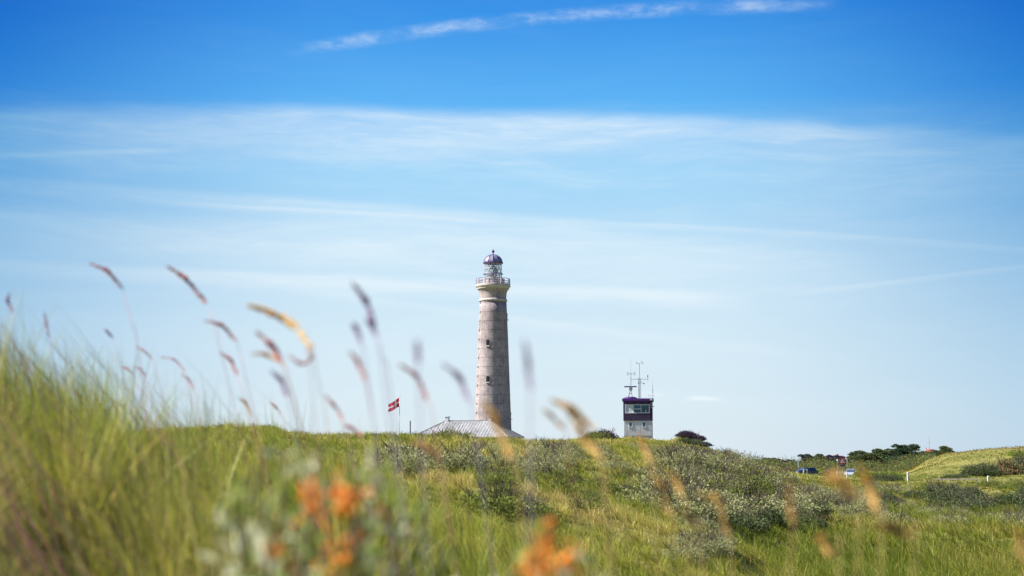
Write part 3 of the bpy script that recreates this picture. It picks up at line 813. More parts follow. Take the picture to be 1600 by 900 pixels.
for i in range(12):
    a = 2*math.pi*i/12
    rb.tube([((p[0]+0.02)*math.cos(a), (p[0]+0.02)*math.sin(a), p[1]+0.02) for p in dp[:-1]], 0.045, 5)
rb.build('dome_ribs', M_PURP, light)
MB().lathe([(0.3, zl(398.2)), (0.14, zl(397)), (0.12, zl(395.5))], 12).ball((0, 0, zl(393)), 2.35*K, 2).tube([(0, 0, zl(391.5)), (0, 0, zl(387.8))], 0.06, 6, 0.02).build('finial', M_PURP, light, True)
# windows: dark arched openings with pale sills, up the spiral of the stair
def tower_window(py, deg):
    z = zl(py); th = R(deg); r_ = rad_at(z)
    rot = Matrix.Rotation(th, 4, 'Z')
    def L(x, y, zz): return rot @ Vector((x, -(r_+y), z+zz))
    pts = [(-0.36, -0.6), (0.36, -0.6), (0.36, 0.34)]+[(0.36*math.cos(q), 0.34+0.36*math.sin(q)) for q in (0.6, 1.2, 1.94, 2.54)]+[(-0.36, 0.34)]
    w_ = MB().poly([L(x, 0.035, zz) for x, zz in pts], thick=rot @ Vector((0, 0.4, 0))).build('window', M_DARKGLASS, light)
    fr_ = MB()
    o2 = [(x*1.28, zz*1.0+(0.09 if zz > 0.2 else -0.0)) for x, zz in pts]
    k_ = len(pts)
    for i in range(2, k_):
        a, b2 = o2[i-1], o2[i]
        fr_.tube([L(a[0], 0.05, a[1]), L(b2[0], 0.05, b2[1])], 0.05, 4)
    fr_.tube([L(0, 0.07, -0.6), L(0, 0.07, 0.56)], 0.025, 4)
    fr_.build('frame', M_BAND, w_)
    MB().box(L(0, 0.1, -0.70), (0.86, 0.4, 0.16), rz=th).build('sill', M_WHITE, w_)
for py, dg in ((537.5, -19), (594, -17), (566, 160), (510, 165), (622, 150), (650, 100), (495, 95)):
    tower_window(py, dg)

# ------------------------------------------------------------------ keeper's house
HD = 301.0; KH = HD/FPX
c0 = P(732, 657.5, HD)
psi = R(18)
rd_ = Vector((math.cos(psi), -math.sin(psi), 0)); fd = Vector((-math.sin(psi), -math.cos(psi), 0))
w_h = 26*KH/(math.cos(psi)-math.sin(psi)); half = 36*KH/math.cos(psi)
ridge_z = c0.z; eave_z = P(760, 682.3, HD-w_h).z
gx = h1(c0.x, HD)-0.3
house = empty('house', (c0.x, HD, gx), -psi)
tag(house, 'low house with a pale seamed metal hip roof in front of the lighthouse foot', 'house')
hz, ez = ridge_z-gx, eave_z-gx
def roofpts():
    return dict(RL=Vector((-half, 0, hz)), RR=Vector((half, 0, hz)), FL=Vector((-half-w_h, -w_h, ez)), FR=Vector((half+w_h, -w_h, ez)), BL=Vector((-half-w_h, w_h, ez)), BR=Vector((half+w_h, w_h, ez)))
q = roofpts()
M_ROOF = mat('zinc_roof', (0.47, 0.47, 0.45), 0.45, 0.34, 0.5, 0.1, metal=0.25)
M_SEAM = mat('roof_seam', (0.20, 0.19, 0.19), 0.5, 0.2, 2)
M_WALLH = mat('ochre_render', (0.50, 0.38, 0.16), 0.9, 0.15, 2)
rm = MB(); bmr = rm.bm
vv = {k: bmr.verts.new(v) for k, v in q.items()}
lowz = {k: bmr.verts.new(q[k]-Vector((0, 0, 0.22))) for k in ('FL', 'FR', 'BR', 'BL')}
for f in (('FL', 'FR', 'RR', 'RL'), ('FR', 'BR', 'RR'), ('BR', 'BL', 'RL', 'RR'), ('BL', 'FL', 'RL')): bmr.faces.new([vv[k] for k in f])
o_ = ['FL', 'FR', 'BR', 'BL']
for i in range(4): bmr.faces.new([lowz[o_[i]], lowz[o_[(i+1) % 4]], vv[o_[(i+1) % 4]], vv[o_[i]]])
bmr.faces.new([lowz[k] for k in o_[::-1]])
roof = rm.build('roof', M_ROOF, house)
sm = MB(); up = Vector((0, 0, 0.03))
nseam = 32
for sgn in (-1, 1):
    for i in range(nseam+1):
        x = -half-w_h+(2*half+2*w_h)*i/nseam
        over = max(0, abs(x)-half); topy = w_h*(over/w_h)
        zt_ = hz-(hz-ez)*over/w_h
        if over > w_h-0.1: continue
        sm.tube([Vector((x, sgn*topy, zt_))+up, Vector((x, sgn*w_h, ez))+up], 0.042, 4)
for sx in (-1, 1):
    for i in range(1, 18):
        y = -w_h+2*w_h*i/18; over = abs(y)
        sm.tube([Vector((sx*(half+over), y, hz-(hz-ez)*over/w_h))+up, Vector((sx*(half+w_h), y, ez))+up], 0.042, 4)
for a, b2 in (('RL', 'RR'), ('RL', 'FL'), ('RL', 'BL'), ('RR', 'FR'), ('RR', 'BR')):
    sm.tube([q[a]+up, q[b2]+up], 0.09, 6)
for a, b2 in (('FL', 'FR'), ('FR', 'BR'), ('BR', 'BL'), ('BL', 'FL')):
    sm.tube([q[a]-Vector((0, 0, 0.16)), q[b2]-Vector((0, 0, 0.16))], 0.09, 6)
sm.build('seam', M_SEAM, roof)
MB().box((0, 0, (ez-0.2)/2), (2*(half+w_h)-0.8, 2*w_h-0.8, ez-0.24)).build('wall', M_WALLH, house)
for px, nm in ((-half+0.35, 0), (half-0.25, 1)):
    MB().box((px, 0, hz+0.3), (0.8, 0.7, 1.1)).box((px, 0, hz+0.9), (1.02, 0.92, 0.16)).build('chimney', M_STONE if nm else M_BAR, house, bevel=0.03)
for x in (-6, -3, 0, 3, 6):
    f = MB().box((x, -w_h+0.39, 1.6), (1.1, 0.1, 1.5)).build('window', M_WHITE, house)
    MB().box((x, -w_h+0.33, 1.6), (0.9, 0.06, 1.3)).build('pane', M_DARKGLASS, f)

# ------------------------------------------------------------------ flag, flagpole and post
fp = P(624, 672, 225); zb = h1(fp.x, 225); zt2 = P(624, 620, 225).z
flagpole = empty('flagpole', (fp.x, 225, zb))
tag(flagpole, 'thin white flagpole standing behind the dune crest', 'flagpole')
MB().tube([(0, 0, -0.3), (0, 0, zt2-zb)], 0.055, 8, 0.04).build('pole', M_WHITE, flagpole, True)
MB().ball((0, 0, zt2-zb+0.06), 0.09, 2).build('truck_ball', M_WHITE, flagpole, True)
m, t, b = new_mat('flag_cloth')
at = N(t, 'ShaderNodeAttribute', attribute_name='Col'); t.links.new(at.outputs['Color'], b.inputs['Base Color']); b.inputs['Roughness'].default_value = 0.75
tr = N(t, 'ShaderNodeBsdfTranslucent'); t.links.new(at.outputs['Color'], tr.inputs[0])
mxs = N(t, 'ShaderNodeMixShader'); mxs.inputs[0].default_value = 0.35; t.links.new(b.outputs[0], mxs.inputs[1]); t.links.new(tr.outputs[0], mxs.inputs[2])
t.links.new(mxs.outputs[0], t.nodes['Material Output'].inputs[0])
nu, nv_ = 74, 56; Fw, Fh = 2.35, 1.45
uu = np.linspace(0, 1, nu+1); vvv = np.linspace(0, 1, nv_+1)
UU, VV = np.meshgrid(uu, vvv, indexing='ij')
# red faces and white cross are separate face colours: duplicate the vertices of every cell
cells = []; cc = []
def fpos(u, v):
    x = -u*Fw*0.74; y = 0.17*math.sin(u*8.5+v*1.2)*u**0.6
    z = -v*Fh*(1-0.15*u)-0.52*u*Fw+0.10*math.sin(u*7.5+1.0)*u
    return (x, y, z)
for i in range(nu):
    for j in range(nv_):
        u0, u1, v0, v1 = i/nu, (i+1)/nu, j/nv_, (j+1)/nv_
        um, vm = (u0+u1)/2, (v0+v1)/2
        if um > 0.80 and abs(vm-0.5) < (um-0.80)*0.9: continue      # swallow tail
        white = abs(um-0.33) < 0.06 or abs(vm-0.5) < 0.082
        cells += [fpos(u0, v0), fpos(u1, v0), fpos(u1, v1), fpos(u0, v1)]
        cc += [(0.80, 0.76, 0.76) if white else (0.75, 0.025, 0.08)]*4
cells = np.array(cells)
flag = np_mesh('flag', cells, np.arange(len(cells)).reshape(-1, 4), np.array(cc), m, None, True)
flag.location = (fp.x-0.05, 225, zt2-0.08)
tag(flag, 'red swallow tailed flag with a white cross flying to the left from the white pole', 'flag')
pp = P(641, 672, 225); pzb = h1(pp.x, 225)
post = MB().box((0, 0, (P(641, 657.5, 225).z-pzb)/2-0.1), (0.16, 0.16, P(641, 657.5, 225).z-pzb+0.2)).build('post', mat('weathered_post', (0.12, 0.085, 0.065), 0.9, 0.3, 6, stretch=(1, 1, 0.2)), bevel=0.02)
post.location = (pp.x, 225, pzb); tag(post, 'short dark wooden post right of the flagpole', 'post')

# ------------------------------------------------------------------ watch tower
WD = 200.0; KW = WD/ray(1000, 650)[1]/FPX*1.0
def wx(px): return P(px, 650, WD).x
def wz(py): return P(997, py, WD).z
bz = wz(681.5)
watch = empty('watch_tower', (wx(997), WD, bz), R(-6))
tag(watch, 'small lookout with a dark boarded cabin on a white base and roof aerials', 'lookout tower')
def W(px, py, dy=0.0): return Vector((wx(px)-wx(997), dy, wz(py)-bz))
dep = 3.6
M_WBOARD = mat('white_boards', (0.80, 0.79, 0.82), 0.75, 0.22, 1.6, 0.2, stretch=(6, 6, 0.6))
M_DBOARD = mat('dark_boards', (0.065, 0.035, 0.125), 0.75, 0.5, 2.0, 0.2, stretch=(6, 6, 0.5))  # board colour takes in the purple of lens fringing
M_RAISED = mat('dark_batten', (0.13, 0.095, 0.17), 0.7, 0.3, 2.0)
M_STEEL = mat('galvanised_steel', (0.33, 0.33, 0.36), 0.5, 0.25, 4, metal=0.4)
M_CONC = mat('concrete_footing', (0.28, 0.27, 0.25), 0.9, 0.2, 3)
def fbox(pa, pb, y0, y1, mb):
    a, c = W(*pa), W(*pb); mb.box(((a.x+c.x)/2, (y0+y1)/2, (a.z+c.z)/2), (abs(c.x-a.x), y1-y0, abs(a.z-c.z))); return mb
yf = 0.0
b_ = fbox((975.2, 657), (1018.6, 680.6), yf+0.06, dep, MB()); b_.build('lower_wall', M_WBOARD, watch)
bt_ = MB()
nb = 30
for i in range(nb+1):
    px = 975.4+(1018.4-975.4)*i/nb
    if 982 < px < 988.6 or 1003 < px < 1009.4: 
        fbox((px-0.22, 657.4), (px+0.22, 659.4), yf+0.03, yf+0.06, bt_); fbox((px-0.22, 667.6), (px+0.22, 680.3), yf+0.03, yf+0.06, bt_)
    else: fbox((px-0.22, 657.4), (px+0.22, 680.3), yf+0.03, yf+0.06, bt_)
bt_.build('wall_battens', M_WBOARD, watch)
fbox((974.6, 680.6), (1019.2, 684.5), yf, dep+0.05, MB()).build('footing', M_CONC, watch)
# upper cabin as sill wall, posts, header round a real window opening
cab = MB()
fbox((974.0, 645.6), (1019.6, 657.2), yf-0.06, dep+0.06, cab)
fbox((974.0, 626.4), (1019.6, 631.8), yf-0.06, dep+0.06, cab)
fbox((974.0, 631.8), (976.8, 645.6), yf-0.06, dep+0.06, cab)
fbox((1015.4, 631.8), (1019.6, 645.6), yf-0.06, dep+0.06, cab)
fbox((976.8, 631.8), (1015.4, 645.6), dep-0.1, dep+0.05, cab)
cab.build('cabin_wall', M_DBOARD, watch)
db = MB()
for i in range(28):
    px = 975+(1014.8-975)*i/27
    fbox((px-0.26, 646.2), (px+0.26, 656.8), yf-0.10, yf-0.06, db)
db.build('cabin_battens', M_RAISED, watch)
wf = MB(); wf2 = []
fbox((976.8, 631.8), (1015.4, 632.9), yf-0.10, yf+0.02, wf); fbox((976.8, 644.6), (1015.4, 645.8), yf-0.12, yf+0.02, wf)
for a, c in ((976.8, 977.8), (989.4, 990.4), (1001.3, 1002.3), (1013.9, 1015.4)): fbox((a, 632.9), (c, 644.6), yf-0.10, yf+0.02, wf)
fbox((990.4, 638.4), (1001.3, 639.5), yf-0.09, yf+0.01, wf)
win = wf.build('window', M_WHITE, watch)
M_BLUEGL = mat('blue_glass', (0.07, 0.15, 0.24), 0.12, 0.35, 0.7, spec=0.3)
M_BLIND = mat('pale_blind', (0.62, 0.70, 0.72), 0.5, 0.08, 2)
fbox((977.8, 632.9), (989.4, 644.6), yf-0.03, yf-0.01, MB()).build('blind', M_BLIND, win)
fbox((990.4, 632.9), (1001.3, 638.4), yf-0.03, yf-0.01, MB()).build('pane', M_BLUEGL, win)
fbox((990.4, 639.5), (1001.3, 644.6), yf-0.03, yf-0.01, MB()).build('pane', M_BLUEGL, win)
fbox((1002.3, 632.9), (1013.9, 644.6), yf-0.03, yf-0.01, MB()).build('pane', M_BLUEGL, win)
fbox((1008.4, 641.0), (1009.8, 644.6), yf-0.07, yf-0.035, MB()).build('white_box', M_WHITE, win)
for a, c in ((982.4, 988.2), (1003.4, 1009.2)):
    lw = MB()
    fbox((a, 659.8), (c, 660.6), yf-0.02, yf+0.06, lw); fbox((a-0.3, 666.6), (c+0.3, 667.5), yf-0.06, yf+0.06, lw)
    fbox((a, 660.6), (a+0.8, 666.6), yf-0.02, yf+0.06, lw); fbox((c-0.8, 660.6), (c, 666.6), yf-0.02, yf+0.06, lw)
    lo_ = lw.build('small_window', M_WHITE if a > 1000 else M_WBOARD, watch)
    fbox((a+0.8, 660.6), (c-0.8, 666.6), yf+0.02, yf+0.05, MB()).build('pane', M_BLUEGL, lo_)
rf = MB(); fbox((972.4, 622.6), (1021.4, 626.5), yf-0.45, dep+0.35, rf); rfo = rf.build('roof', M_PURP, watch, bevel=0.03)
fbox((1015.6, 623.3), (1019.8, 625.8), yf-0.50, yf-0.455, MB()).build('roof_sign_box', M_BAR, watch)
for py in (630.5, 633.5, 636.5):
    MB().ball(W(1017.5, py, -0.16), 0.09, 2).build('wall_lamp', M_BAR, watch)
MB().box(W(1020.7, 635.2, 0.3), (0.3, 0.08, 0.08)).build('bracket', M_STEEL, watch)
# door on the right side
MB().box((W(1018.6, 0).x+0.03, 2.2, 1.0), (0.06, 0.9, 1.95)).build('door', M_RAISED, watch)
# roof equipment
MB().lathe([(1.0, 0), (0.95, 0.16), (0.6, 0.3), (0, 0.34)], 20, c=tuple(W(985, 622.7, 1.4))).build('hatch_dome', M_PURP, watch, True)
rad = MB(); yy = 1.2
top = W(985.8, 606, yy)
for dx, dy in ((-4.6, -0.5), (2.2, -0.5), (-4.6, 0.7), (2.2, 0.7)):
    f_ = W(985.8+dx, 622, yy+dy); rad.tube([f_, W(985.8+dx*0.15, 608, yy)], 0.055, 6)
rad.tube([W(982.5, 614, yy-0.3), W(987, 614, yy-0.3)], 0.035, 5)
rad.box(W(985.8, 606.2, yy), (0.45, 0.4, 0.5)).tube([W(985.8, 606, yy), W(986.2, 582, yy)], 0.045, 6)
rad.tube([W(986.2, 582, yy), W(986.3, 560, yy)], 0.014, 5)
rad.tube([W(980.2, 583, yy), W(992.8, 583, yy)], 0.03, 5)
for px in (980.4, 981.8, 991.4, 992.8): rad.tube([W(px, 580, yy), W(px, 586, yy)], 0.022, 5)
rad.build('radar_mast', M_STEEL, watch)
MB().box(W(985.2, 603.4, yy-0.05), (1.75, 0.16, 0.17)).build('radar_scanner', M_PURP, watch, bevel=0.03)
lat = MB(); ya = 1.0
cs = [(997.6, ya), (1001.4, ya), (999.5, ya+0.3)]
for px, yv in cs: lat.tube([W(px, 622, yv), W(px, 590, yv)], 0.026, 5)
for k in range(11):
    pa, pb = 622-32*k/11, 622-32*(k+1)/11
    for i in range(3):
        (p1, y1), (p2, y2) = cs[i], cs[(i+1) % 3]
        if k % 2: p1, y1, p2, y2 = p2, y2, p1, y1
        lat.tube([W(p1, pa, y1), W(p2, pb, y2)], 0.013, 4)
        lat.tube([W(p1, pb, y1), W(p2, pb, y2)], 0.013, 4)
lat.tube([W(999.6, 592, ya+0.1), W(999.7, 566.5, ya+0.1)], 0.035, 6)
lat.tube([W(986.5, 591.8, ya), W(1012.9, 591.8, ya)], 0.035, 5)
lat.tube([W(1012.7, 595.5, ya), W(1012.7, 585.5, ya)], 0.03, 5).box(W(1012.7, 587.2, ya), (0.13, 0.13, 0.36))
lat.tube([W(995.4, 567.4, ya), W(1004.6, 566.2, ya)], 0.022, 5)
for px, py in ((995.2, 566), (1003.2, 564.4), (1004.8, 567.2)):
    lat.ball(W(px, py, ya), 0.10, 1)
lat.tube([W(1000, 594.5, ya), W(1007, 600, ya)], 0.025, 5).box(W(1006.3, 598.6, ya), (0.22, 0.12, 0.12))
lat.tube([W(1000, 594.5, ya), W(997.5, 598, ya)], 0.025, 5)
lat.tube([W(996, 598, ya), W(1003, 598, ya)], 0.022, 5)
lat.build('lattice_mast', M_STEEL, watch)
wh = MB(); yw = 0.5
wh.tube([W(1020.1, 626, yw), W(1020.1, 601, yw)], 0.028, 5).tube([W(1020.1, 601, yw), W(1020.2, 592.5, yw)], 0.012, 4)
wh.tube([W(1020.1, 614.5, yw), W(1020.1, 608.5, yw)], 0.05, 6)
wh.tube([W(1013.6, 618.4, yw), W(1022.2, 618.4, yw)], 0.02, 4)
for px in (1013.8, 1015.6, 1022): wh.tube([W(px, 616.6, yw), W(px, 620, yw)], 0.016, 4)
wh.build('whip_aerial', M_STEEL, watch)
# low timber gatepost and rail in front of the lookout
g = P(991, 681, 190); gz = h1(g.x, 190)

# ------------------------------------------------------------------ red water tower far away
RD = 640.0
c = P(1454, 715, RD); kz = h1(c.x, RD)
wtower = empty('water_tower', (c.x, RD, kz)); tag(wtower, 'far red brick water tower rising above the trees beside the big dune', 'water tower')
M_RED = mat('red_brick', (0.42, 0.12, 0.09), 0.85, 0.25, 1.0)
KR = RD/FPX
def rz(py): return P(1454, py, RD).z-kz
MB().lathe([(5.0*KR, 0), (5.0*KR, rz(706.5))], 20).build('shaft', M_RED, wtower)
MB().lathe([(5.6*KR, rz(707)), (6.4*KR, rz(705.6)), (6.5*KR, rz(702.6)), (6.0*KR, rz(702.2)), (0, rz(701.6))], 20).build('tank', M_RED, wtower)
MB().tube([(-6.2*KR, 0, rz(708)), (-6.4*KR, 0, rz(699.5))], 0.25, 6, 0.15).build('vent_pipe', M_RED, wtower)
MB().tube([(-1.4*KR, 0, rz(702)), (-1.4*KR, 0, rz(682))], 0.11, 5, 0.05).tube([(-2.6*KR, 0, rz(692)), (-0.2*KR, 0, rz(692))], 0.08, 4).build('aerial', M_STEEL, wtower)

c = P(1302, 720, 520); rh = empty('house', (c.x, 520, h1(c.x, 520)), R(12)); tag(rh, 'far small house with a red tiled roof among the trees behind the triangular sign', 'house')
def rhz(py): return P(1302, py, 520).z-h1(c.x, 520)
e_, g_ = rhz(718.5), rhz(713.0)
MB().box((0, 0, e_/2), (7.0, 5.0, e_)).build('wall', M_WALLH, rh)
M_TILE = mat('roof_tile', (0.24, 0.085, 0.07), 0.85, 0.3, 1.5)
rfm = MB()
for s_ in (-1, 1): rfm.poly([(-3.8, s_*2.9, e_-0.15), (3.8, s_*2.9, e_-0.15), (3.8, 0, g_), (-3.8, 0, g_)], thick=(0, 0, 0.18))
for s_ in (-3.45, 3.3): rfm.poly([(s_, -2.5, e_), (s_, 2.5, e_), (s_, 0, g_-0.05)], thick=(0.15, 0, 0))
rfm.build('roof', M_TILE, rh); MB().box((1.6, 0, g_+0.3), (0.6, 0.6, 1.0)).build('chimney', M_RED, rh)

# ------------------------------------------------------------------ road, cars, posts, sign, rail
m_as = mat('asphalt', (0.055, 0.055, 0.058), 0.9, 0.2, 3, 0.2)
xs_ = np.linspace(40, 66, 40); vs = []; 
for x in xs_:
    for s in (-3, -1, 1, 3):
        yy_ = 262+6*math.sin((x-60)/40)+s; vs.append((x, yy_, max(h1(x, yy_), 0.0)+0.07))
vs = np.array(vs); fs = []
for i in range(len(xs_)-1):
    for k in range(3): fs.append([i*4+k, (i+1)*4+k, (i+1)*4+k+1, i*4+k+1])
road = np_mesh('road', vs, np.array(fs), None, m_as); tag(road, 'narrow asphalt road behind the meadow', kind='structure')

M_TYRE = mat('tyre_rubber', (0.02, 0.02, 0.02), 0.9, 0.2, 6)
M_RIM = mat('wheel_rim', (0.45, 0.45, 0.47), 0.35, 0.1, 6, metal=0.8)
M_CGL = mat('car_glass', (0.06, 0.09, 0.12), 0.04, 0.2, 1, spec=1.0)
M_LAMP = mat('headlight_glass', (0.75, 0.76, 0.78), 0.1, 0.05, 4, spec=0.9)
M_TAIL = mat('tail_light', (0.45, 0.03, 0.03), 0.2, 0.1, 4)
def make_car(paint, px, r, rz_, label):
    x, y = at_px(px, r); car = empty('parked_car', (x, y, h1(x, y)+0.05), rz_); tag(car, label, 'car', 'cars parked by the road')
    def body(prof, w0, w1, name, m_, par, bev=0.05):
        mb = MB(); n = len(prof)
        half_ = [w0 if z < 0.85 else w1 for _, z in prof]
        L_ = [mb.bm.verts.new((a, -hw, z)) for (a, z), hw in zip(prof, half_)]; R_ = [mb.bm.verts.new((a, hw, z)) for (a, z), hw in zip(prof, half_)]
        mb.bm.faces.new(L_[::-1]); mb.bm.faces.new(R_)
        for i in range(n): mb.bm.faces.new((L_[i], L_[(i+1) % n], R_[(i+1) % n], R_[i]))
        return mb.build(name, m_, par, bevel=bev)
    body([(-2.1, 0.28), (-2.15, 0.6), (-2.1, 0.92), (-1.55, 0.98), (1.0, 0.95), (1.75, 0.84), (2.1, 0.7), (2.15, 0.45), (2.1, 0.25)], 0.88, 0.86, 'body', paint, car, 0.08)
    body([(-1.95, 0.955), (-1.5, 1.40), (-1.1, 1.47), (0.1, 1.47), (0.35, 1.42), (1.1, 0.955)], 0.80, 0.66, 'cabin', paint, car, 0.06)
    body([(0.43, 1.37), (1.07, 0.99), (1.12, 1.01), (0.48, 1.40)], 0.62, 0.60, 'windscreen', M_CGL, car, 0.0)
    body([(-1.92, 1.03), (-1.56, 1.38), (-1.60, 1.41), (-1.97, 1.05)], 0.62, 0.58, 'rear_window', M_CGL, car, 0.0)
    for s in (-1, 1):
        MB().poly([(-1.55, s*0.80, 1.0), (0.85, s*0.80, 1.0), (0.3, s*0.70, 1.37), (-1.3, s*0.70, 1.37)], thick=(0, s*0.03, 0)).build('side_window', M_CGL, car)
        MB().box((2.08, s*0.62, 0.66), (0.16, 0.36, 0.15)).build('headlight', M_LAMP, car, bevel=0.03)
        MB().box((-2.1, s*0.66, 0.78), (0.12, 0.3, 0.16)).build('tail_light', M_TAIL, car, bevel=0.03)
        MB().box((0.72, s*0.95, 1.0), (0.14, 0.2, 0.13)).build('mirror', paint, car, bevel=0.03)
        for wx_ in (-1.3, 1.35):
            wh_ = MB(); rot = Matrix.Rotation(R(90), 4, 'X')
            wo_ = empty('wheel', (wx_, s*0.80, 0.31)); wo_.parent = car
            MB().tube([(0, -0.1, 0), (0, 0.1, 0)], 0.32, 18).build('tyre', M_TYRE, wo_)
            MB().tube([(0, -0.11, 0), (0, 0.11, 0)], 0.2, 10).build('rim', M_RIM, wo_)
    return car
c1 = make_car(mat('dark_blue_paint', (0.035, 0.04, 0.10), 0.3, 0.1, 2, spec=0.8), 1258, 256, R(200), 'dark blue car parked behind the left pair of white gate posts')
c2 = make_car(mat('silver_paint', (0.42, 0.45, 0.55), 0.28, 0.1, 2, spec=0.8), 1329, 258, R(250), 'silver blue car parked right of the red triangular sign')

def make_bollard(px, r, h_, label, w=0.2):
    x, y = at_px(px, r); o = MB().box((0, 0, h_/2-0.1), (w, w, h_+0.2)).lathe([(w*0.5, 0), (w*0.32, 0.07), (0, 0.1)], 8, c=(0, 0, h_)).build('white_post', M_WHITE, None, bevel=0.02)
    o.location = (x, y, h1(x, y)); o.rotation_euler = (0, 0, R(8)); return tag(o, label, 'post', 'white posts along the meadow edge')
def make_gate(px, r, label):
    x, y = at_px(px, r); o = empty('gate_post', (x, y, h1(x, y)), R(5)); tag(o, label, 'gate post', 'white gate posts')
    for s in (-1, 1): MB().box((s*0.26, 0, 0.6), (0.22, 0.16, 1.25)).build('upright', M_WHITE, o, bevel=0.01)
    MB().box((0, 0, 1.13), (0.34, 0.1, 0.14)).build('crossbar', M_WHITE, o)
    MB().box((0.02, 0.05, 0.55), (0.30, 0.03, 0.9)).build('panel', M_RAISED, o)
    return o
make_gate(1258.3, 232, 'white double gate post in front of the dark blue car')
make_gate(1310.5, 232, 'white double gate post left of the silver car')
make_bollard(1323.3, 228, 1.05, 'short white bollard just right of the right double gate post')
make_bollard(1417.8, 196, 1.08, 'taller white post alone on the meadow left of the big dune')
make_bollard(1543, 186, 0.82, 'short white post right of the wooden rail')
M_WOOD = mat('bleached_wood', (0.40, 0.35, 0.28), 0.85, 0.25, 3, 0.2, stretch=(0.3, 4, 4))
rr0 = 183.0; xa, ya_ = at_px(1460, rr0); xb, yb_ = at_px(1530, rr0)
rail = empty('wooden_rail', ((xa+xb)/2, (ya_+yb_)/2, h1((xa+xb)/2, (ya_+yb_)/2)), math.atan2(yb_-ya_, xb-xa)); tag(rail, 'low weathered wooden rail on short posts across the meadow', 'rail')
ln_ = math.hypot(xb-xa, yb_-ya_)
MB().box((0, -0.06, 0.50), (ln_, 0.07, 0.15)).build('beam', M_WOOD, rail, bevel=0.01)
for k in (-0.42, -0.15, 0.15, 0.42): MB().box((ln_*k, 0.03, 0.18), (0.13, 0.11, 0.7)).build('leg', M_WOOD, rail)
x, y = at_px(1300, 224)
lr = MB().box((0, 0, 0.35), (2.0, 0.1, 0.14)).box((-0.8, 0, 0.1), (0.1, 0.1, 0.5)).box((0.8, 0, 0.1), (0.1, 0.1, 0.5)).build('low_barrier', M_WHITE)
lr.location = (x, y, h1(x, y)+0.1); tag(lr, 'low pale board barrier left of the right double gate post', 'barrier')
# warning sign
SD = 246; x, y = at_px(1316.5, SD); z = h1(x, y)
sign = empty('road_sign', (x, y, z)); tag(sign, 'red and white triangular warning sign on a grey pole between the cars', 'road sign')
M_SRED = mat('sign_red', (0.60, 0.03, 0.05), 0.5, 0.08, 4); M_SW = mat('sign_white', (0.80, 0.79, 0.77), 0.5, 0.05, 4); M_SB = mat('sign_black', (0.02, 0.02, 0.02), 0.5, 0.05, 4)
sz0 = P(1316.5, 725.0, SD).z-z; sz1 = P(1316.5, 713.8, SD).z-z
def tri(s, y0, y1, m_, nm):
    cz = sz0+(sz1-sz0)/3; hh = (sz1-sz0)*s
    return MB().poly([(-hh*0.55, y0, cz-hh/3), (hh*0.55, y0, cz-hh/3), (0, y0, cz+hh*2/3)], thick=(0, y1-y0, 0)).build(nm, m_, sign)
MB().tube([(0, 0.04, -0.2), (0, 0.04, sz1-0.1)], 0.04, 8).build('pole', M_STEEL, sign)
tri(1.0, -0.02, 0.0, M_SRED, 'sign_plate'); tri(0.56, -0.03, -0.022, M_SW, 'white_triangle')
MB().box((0, -0.035, sz0+(sz1-sz0)*0.36), (0.09, 0.006, (sz1-sz0)*0.2)).build('pictogram', M_SB, sign)
MB().box((0, -0.01, sz0-0.2), (0.85, 0.02, 0.28)).build('lower_plate', M_PURP, sign)
def simple_sign(px, pt, pw, ph, label, d=250):
    x, y = at_px(px, d); z = h1(x, y); o = empty('sign_pole', (x, y, z)); tag(o, label, 'sign')
    zt_ = P(px, pt, d).z-z
    MB().tube([(0, 0.03, -0.2), (0, 0.03, zt_)], 0.04, 8).build('pole', M_STEEL, o)
    MB().box((0, -0.01, zt_-ph/2), (pw, 0.03, ph)).build('panel', M_WHITE, o, bevel=0.005)
simple_sign(1247.5, 717.5, 0.24, 1.5, 'narrow white upright sign left above the dark blue car')
simple_sign(1323.8, 716.5, 0.16, 0.8, 'slim pale sign pole right of the red triangular sign')
x, y = at_px(1308.7, 248); z = h1(x, y); lp = empty('lamp_post', (x, y, z)); tag(lp, 'slim grey lamp post left of the red triangular sign', 'lamp post')
zt_ = P(1308.7, 721.5, 248).z-z
MB().tube([(0, 0, -0.2), (0, 0, zt_)], 0.045, 8).build('pole', M_STEEL, lp)
MB().lathe([(0.06, 0), (0.14, 0.12), (0.16, 0.36), (0.05, 0.44), (0, 0.45)], 10, c=(0, 0, zt_)).build('lamp_head', M_BAR, lp)

# ------------------------------------------------------------------ foreground grass stalks with seed heads
def catmull(pts, n):
    pts = [Vector(p) for p in pts]; out = []
    p = [pts[0]*2-pts[1]]+pts+[pts[-1]*2-pts[-2]]
    for i in range(1, len(p)-2):
        for k in range(n):
            t = k/n; a, b, c, d = p[i-1], p[i], p[i+1], p[i+2]
            out.append(0.5*((2*b)+(-a+c)*t+(2*a-5*b+4*c-d)*t*t+(-a+3*b-3*c+d)*t**3))
    out.append(pts[-1]); return out
STRAW = np.array([0.60, 0.38, 0.14]); PLUM = np.array([0.58, 0.24, 0.22]); TAN = np.array([0.80, 0.56, 0.20]); GREYV = np.array([0.40, 0.30, 0.44])
MSTEM = {}
for nm, cc_ in (('plum', PLUM*1.2), ('straw', STRAW), ('tan', TAN), ('grey', GREYV*1.1)):
    MSTEM[nm] = mat('stalk_'+nm, tuple(cc_*0.8), 0.7, 0.25, 30)
HC = {'plum': PLUM, 'straw': STRAW, 'tan': TAN, 'grey': GREYV}
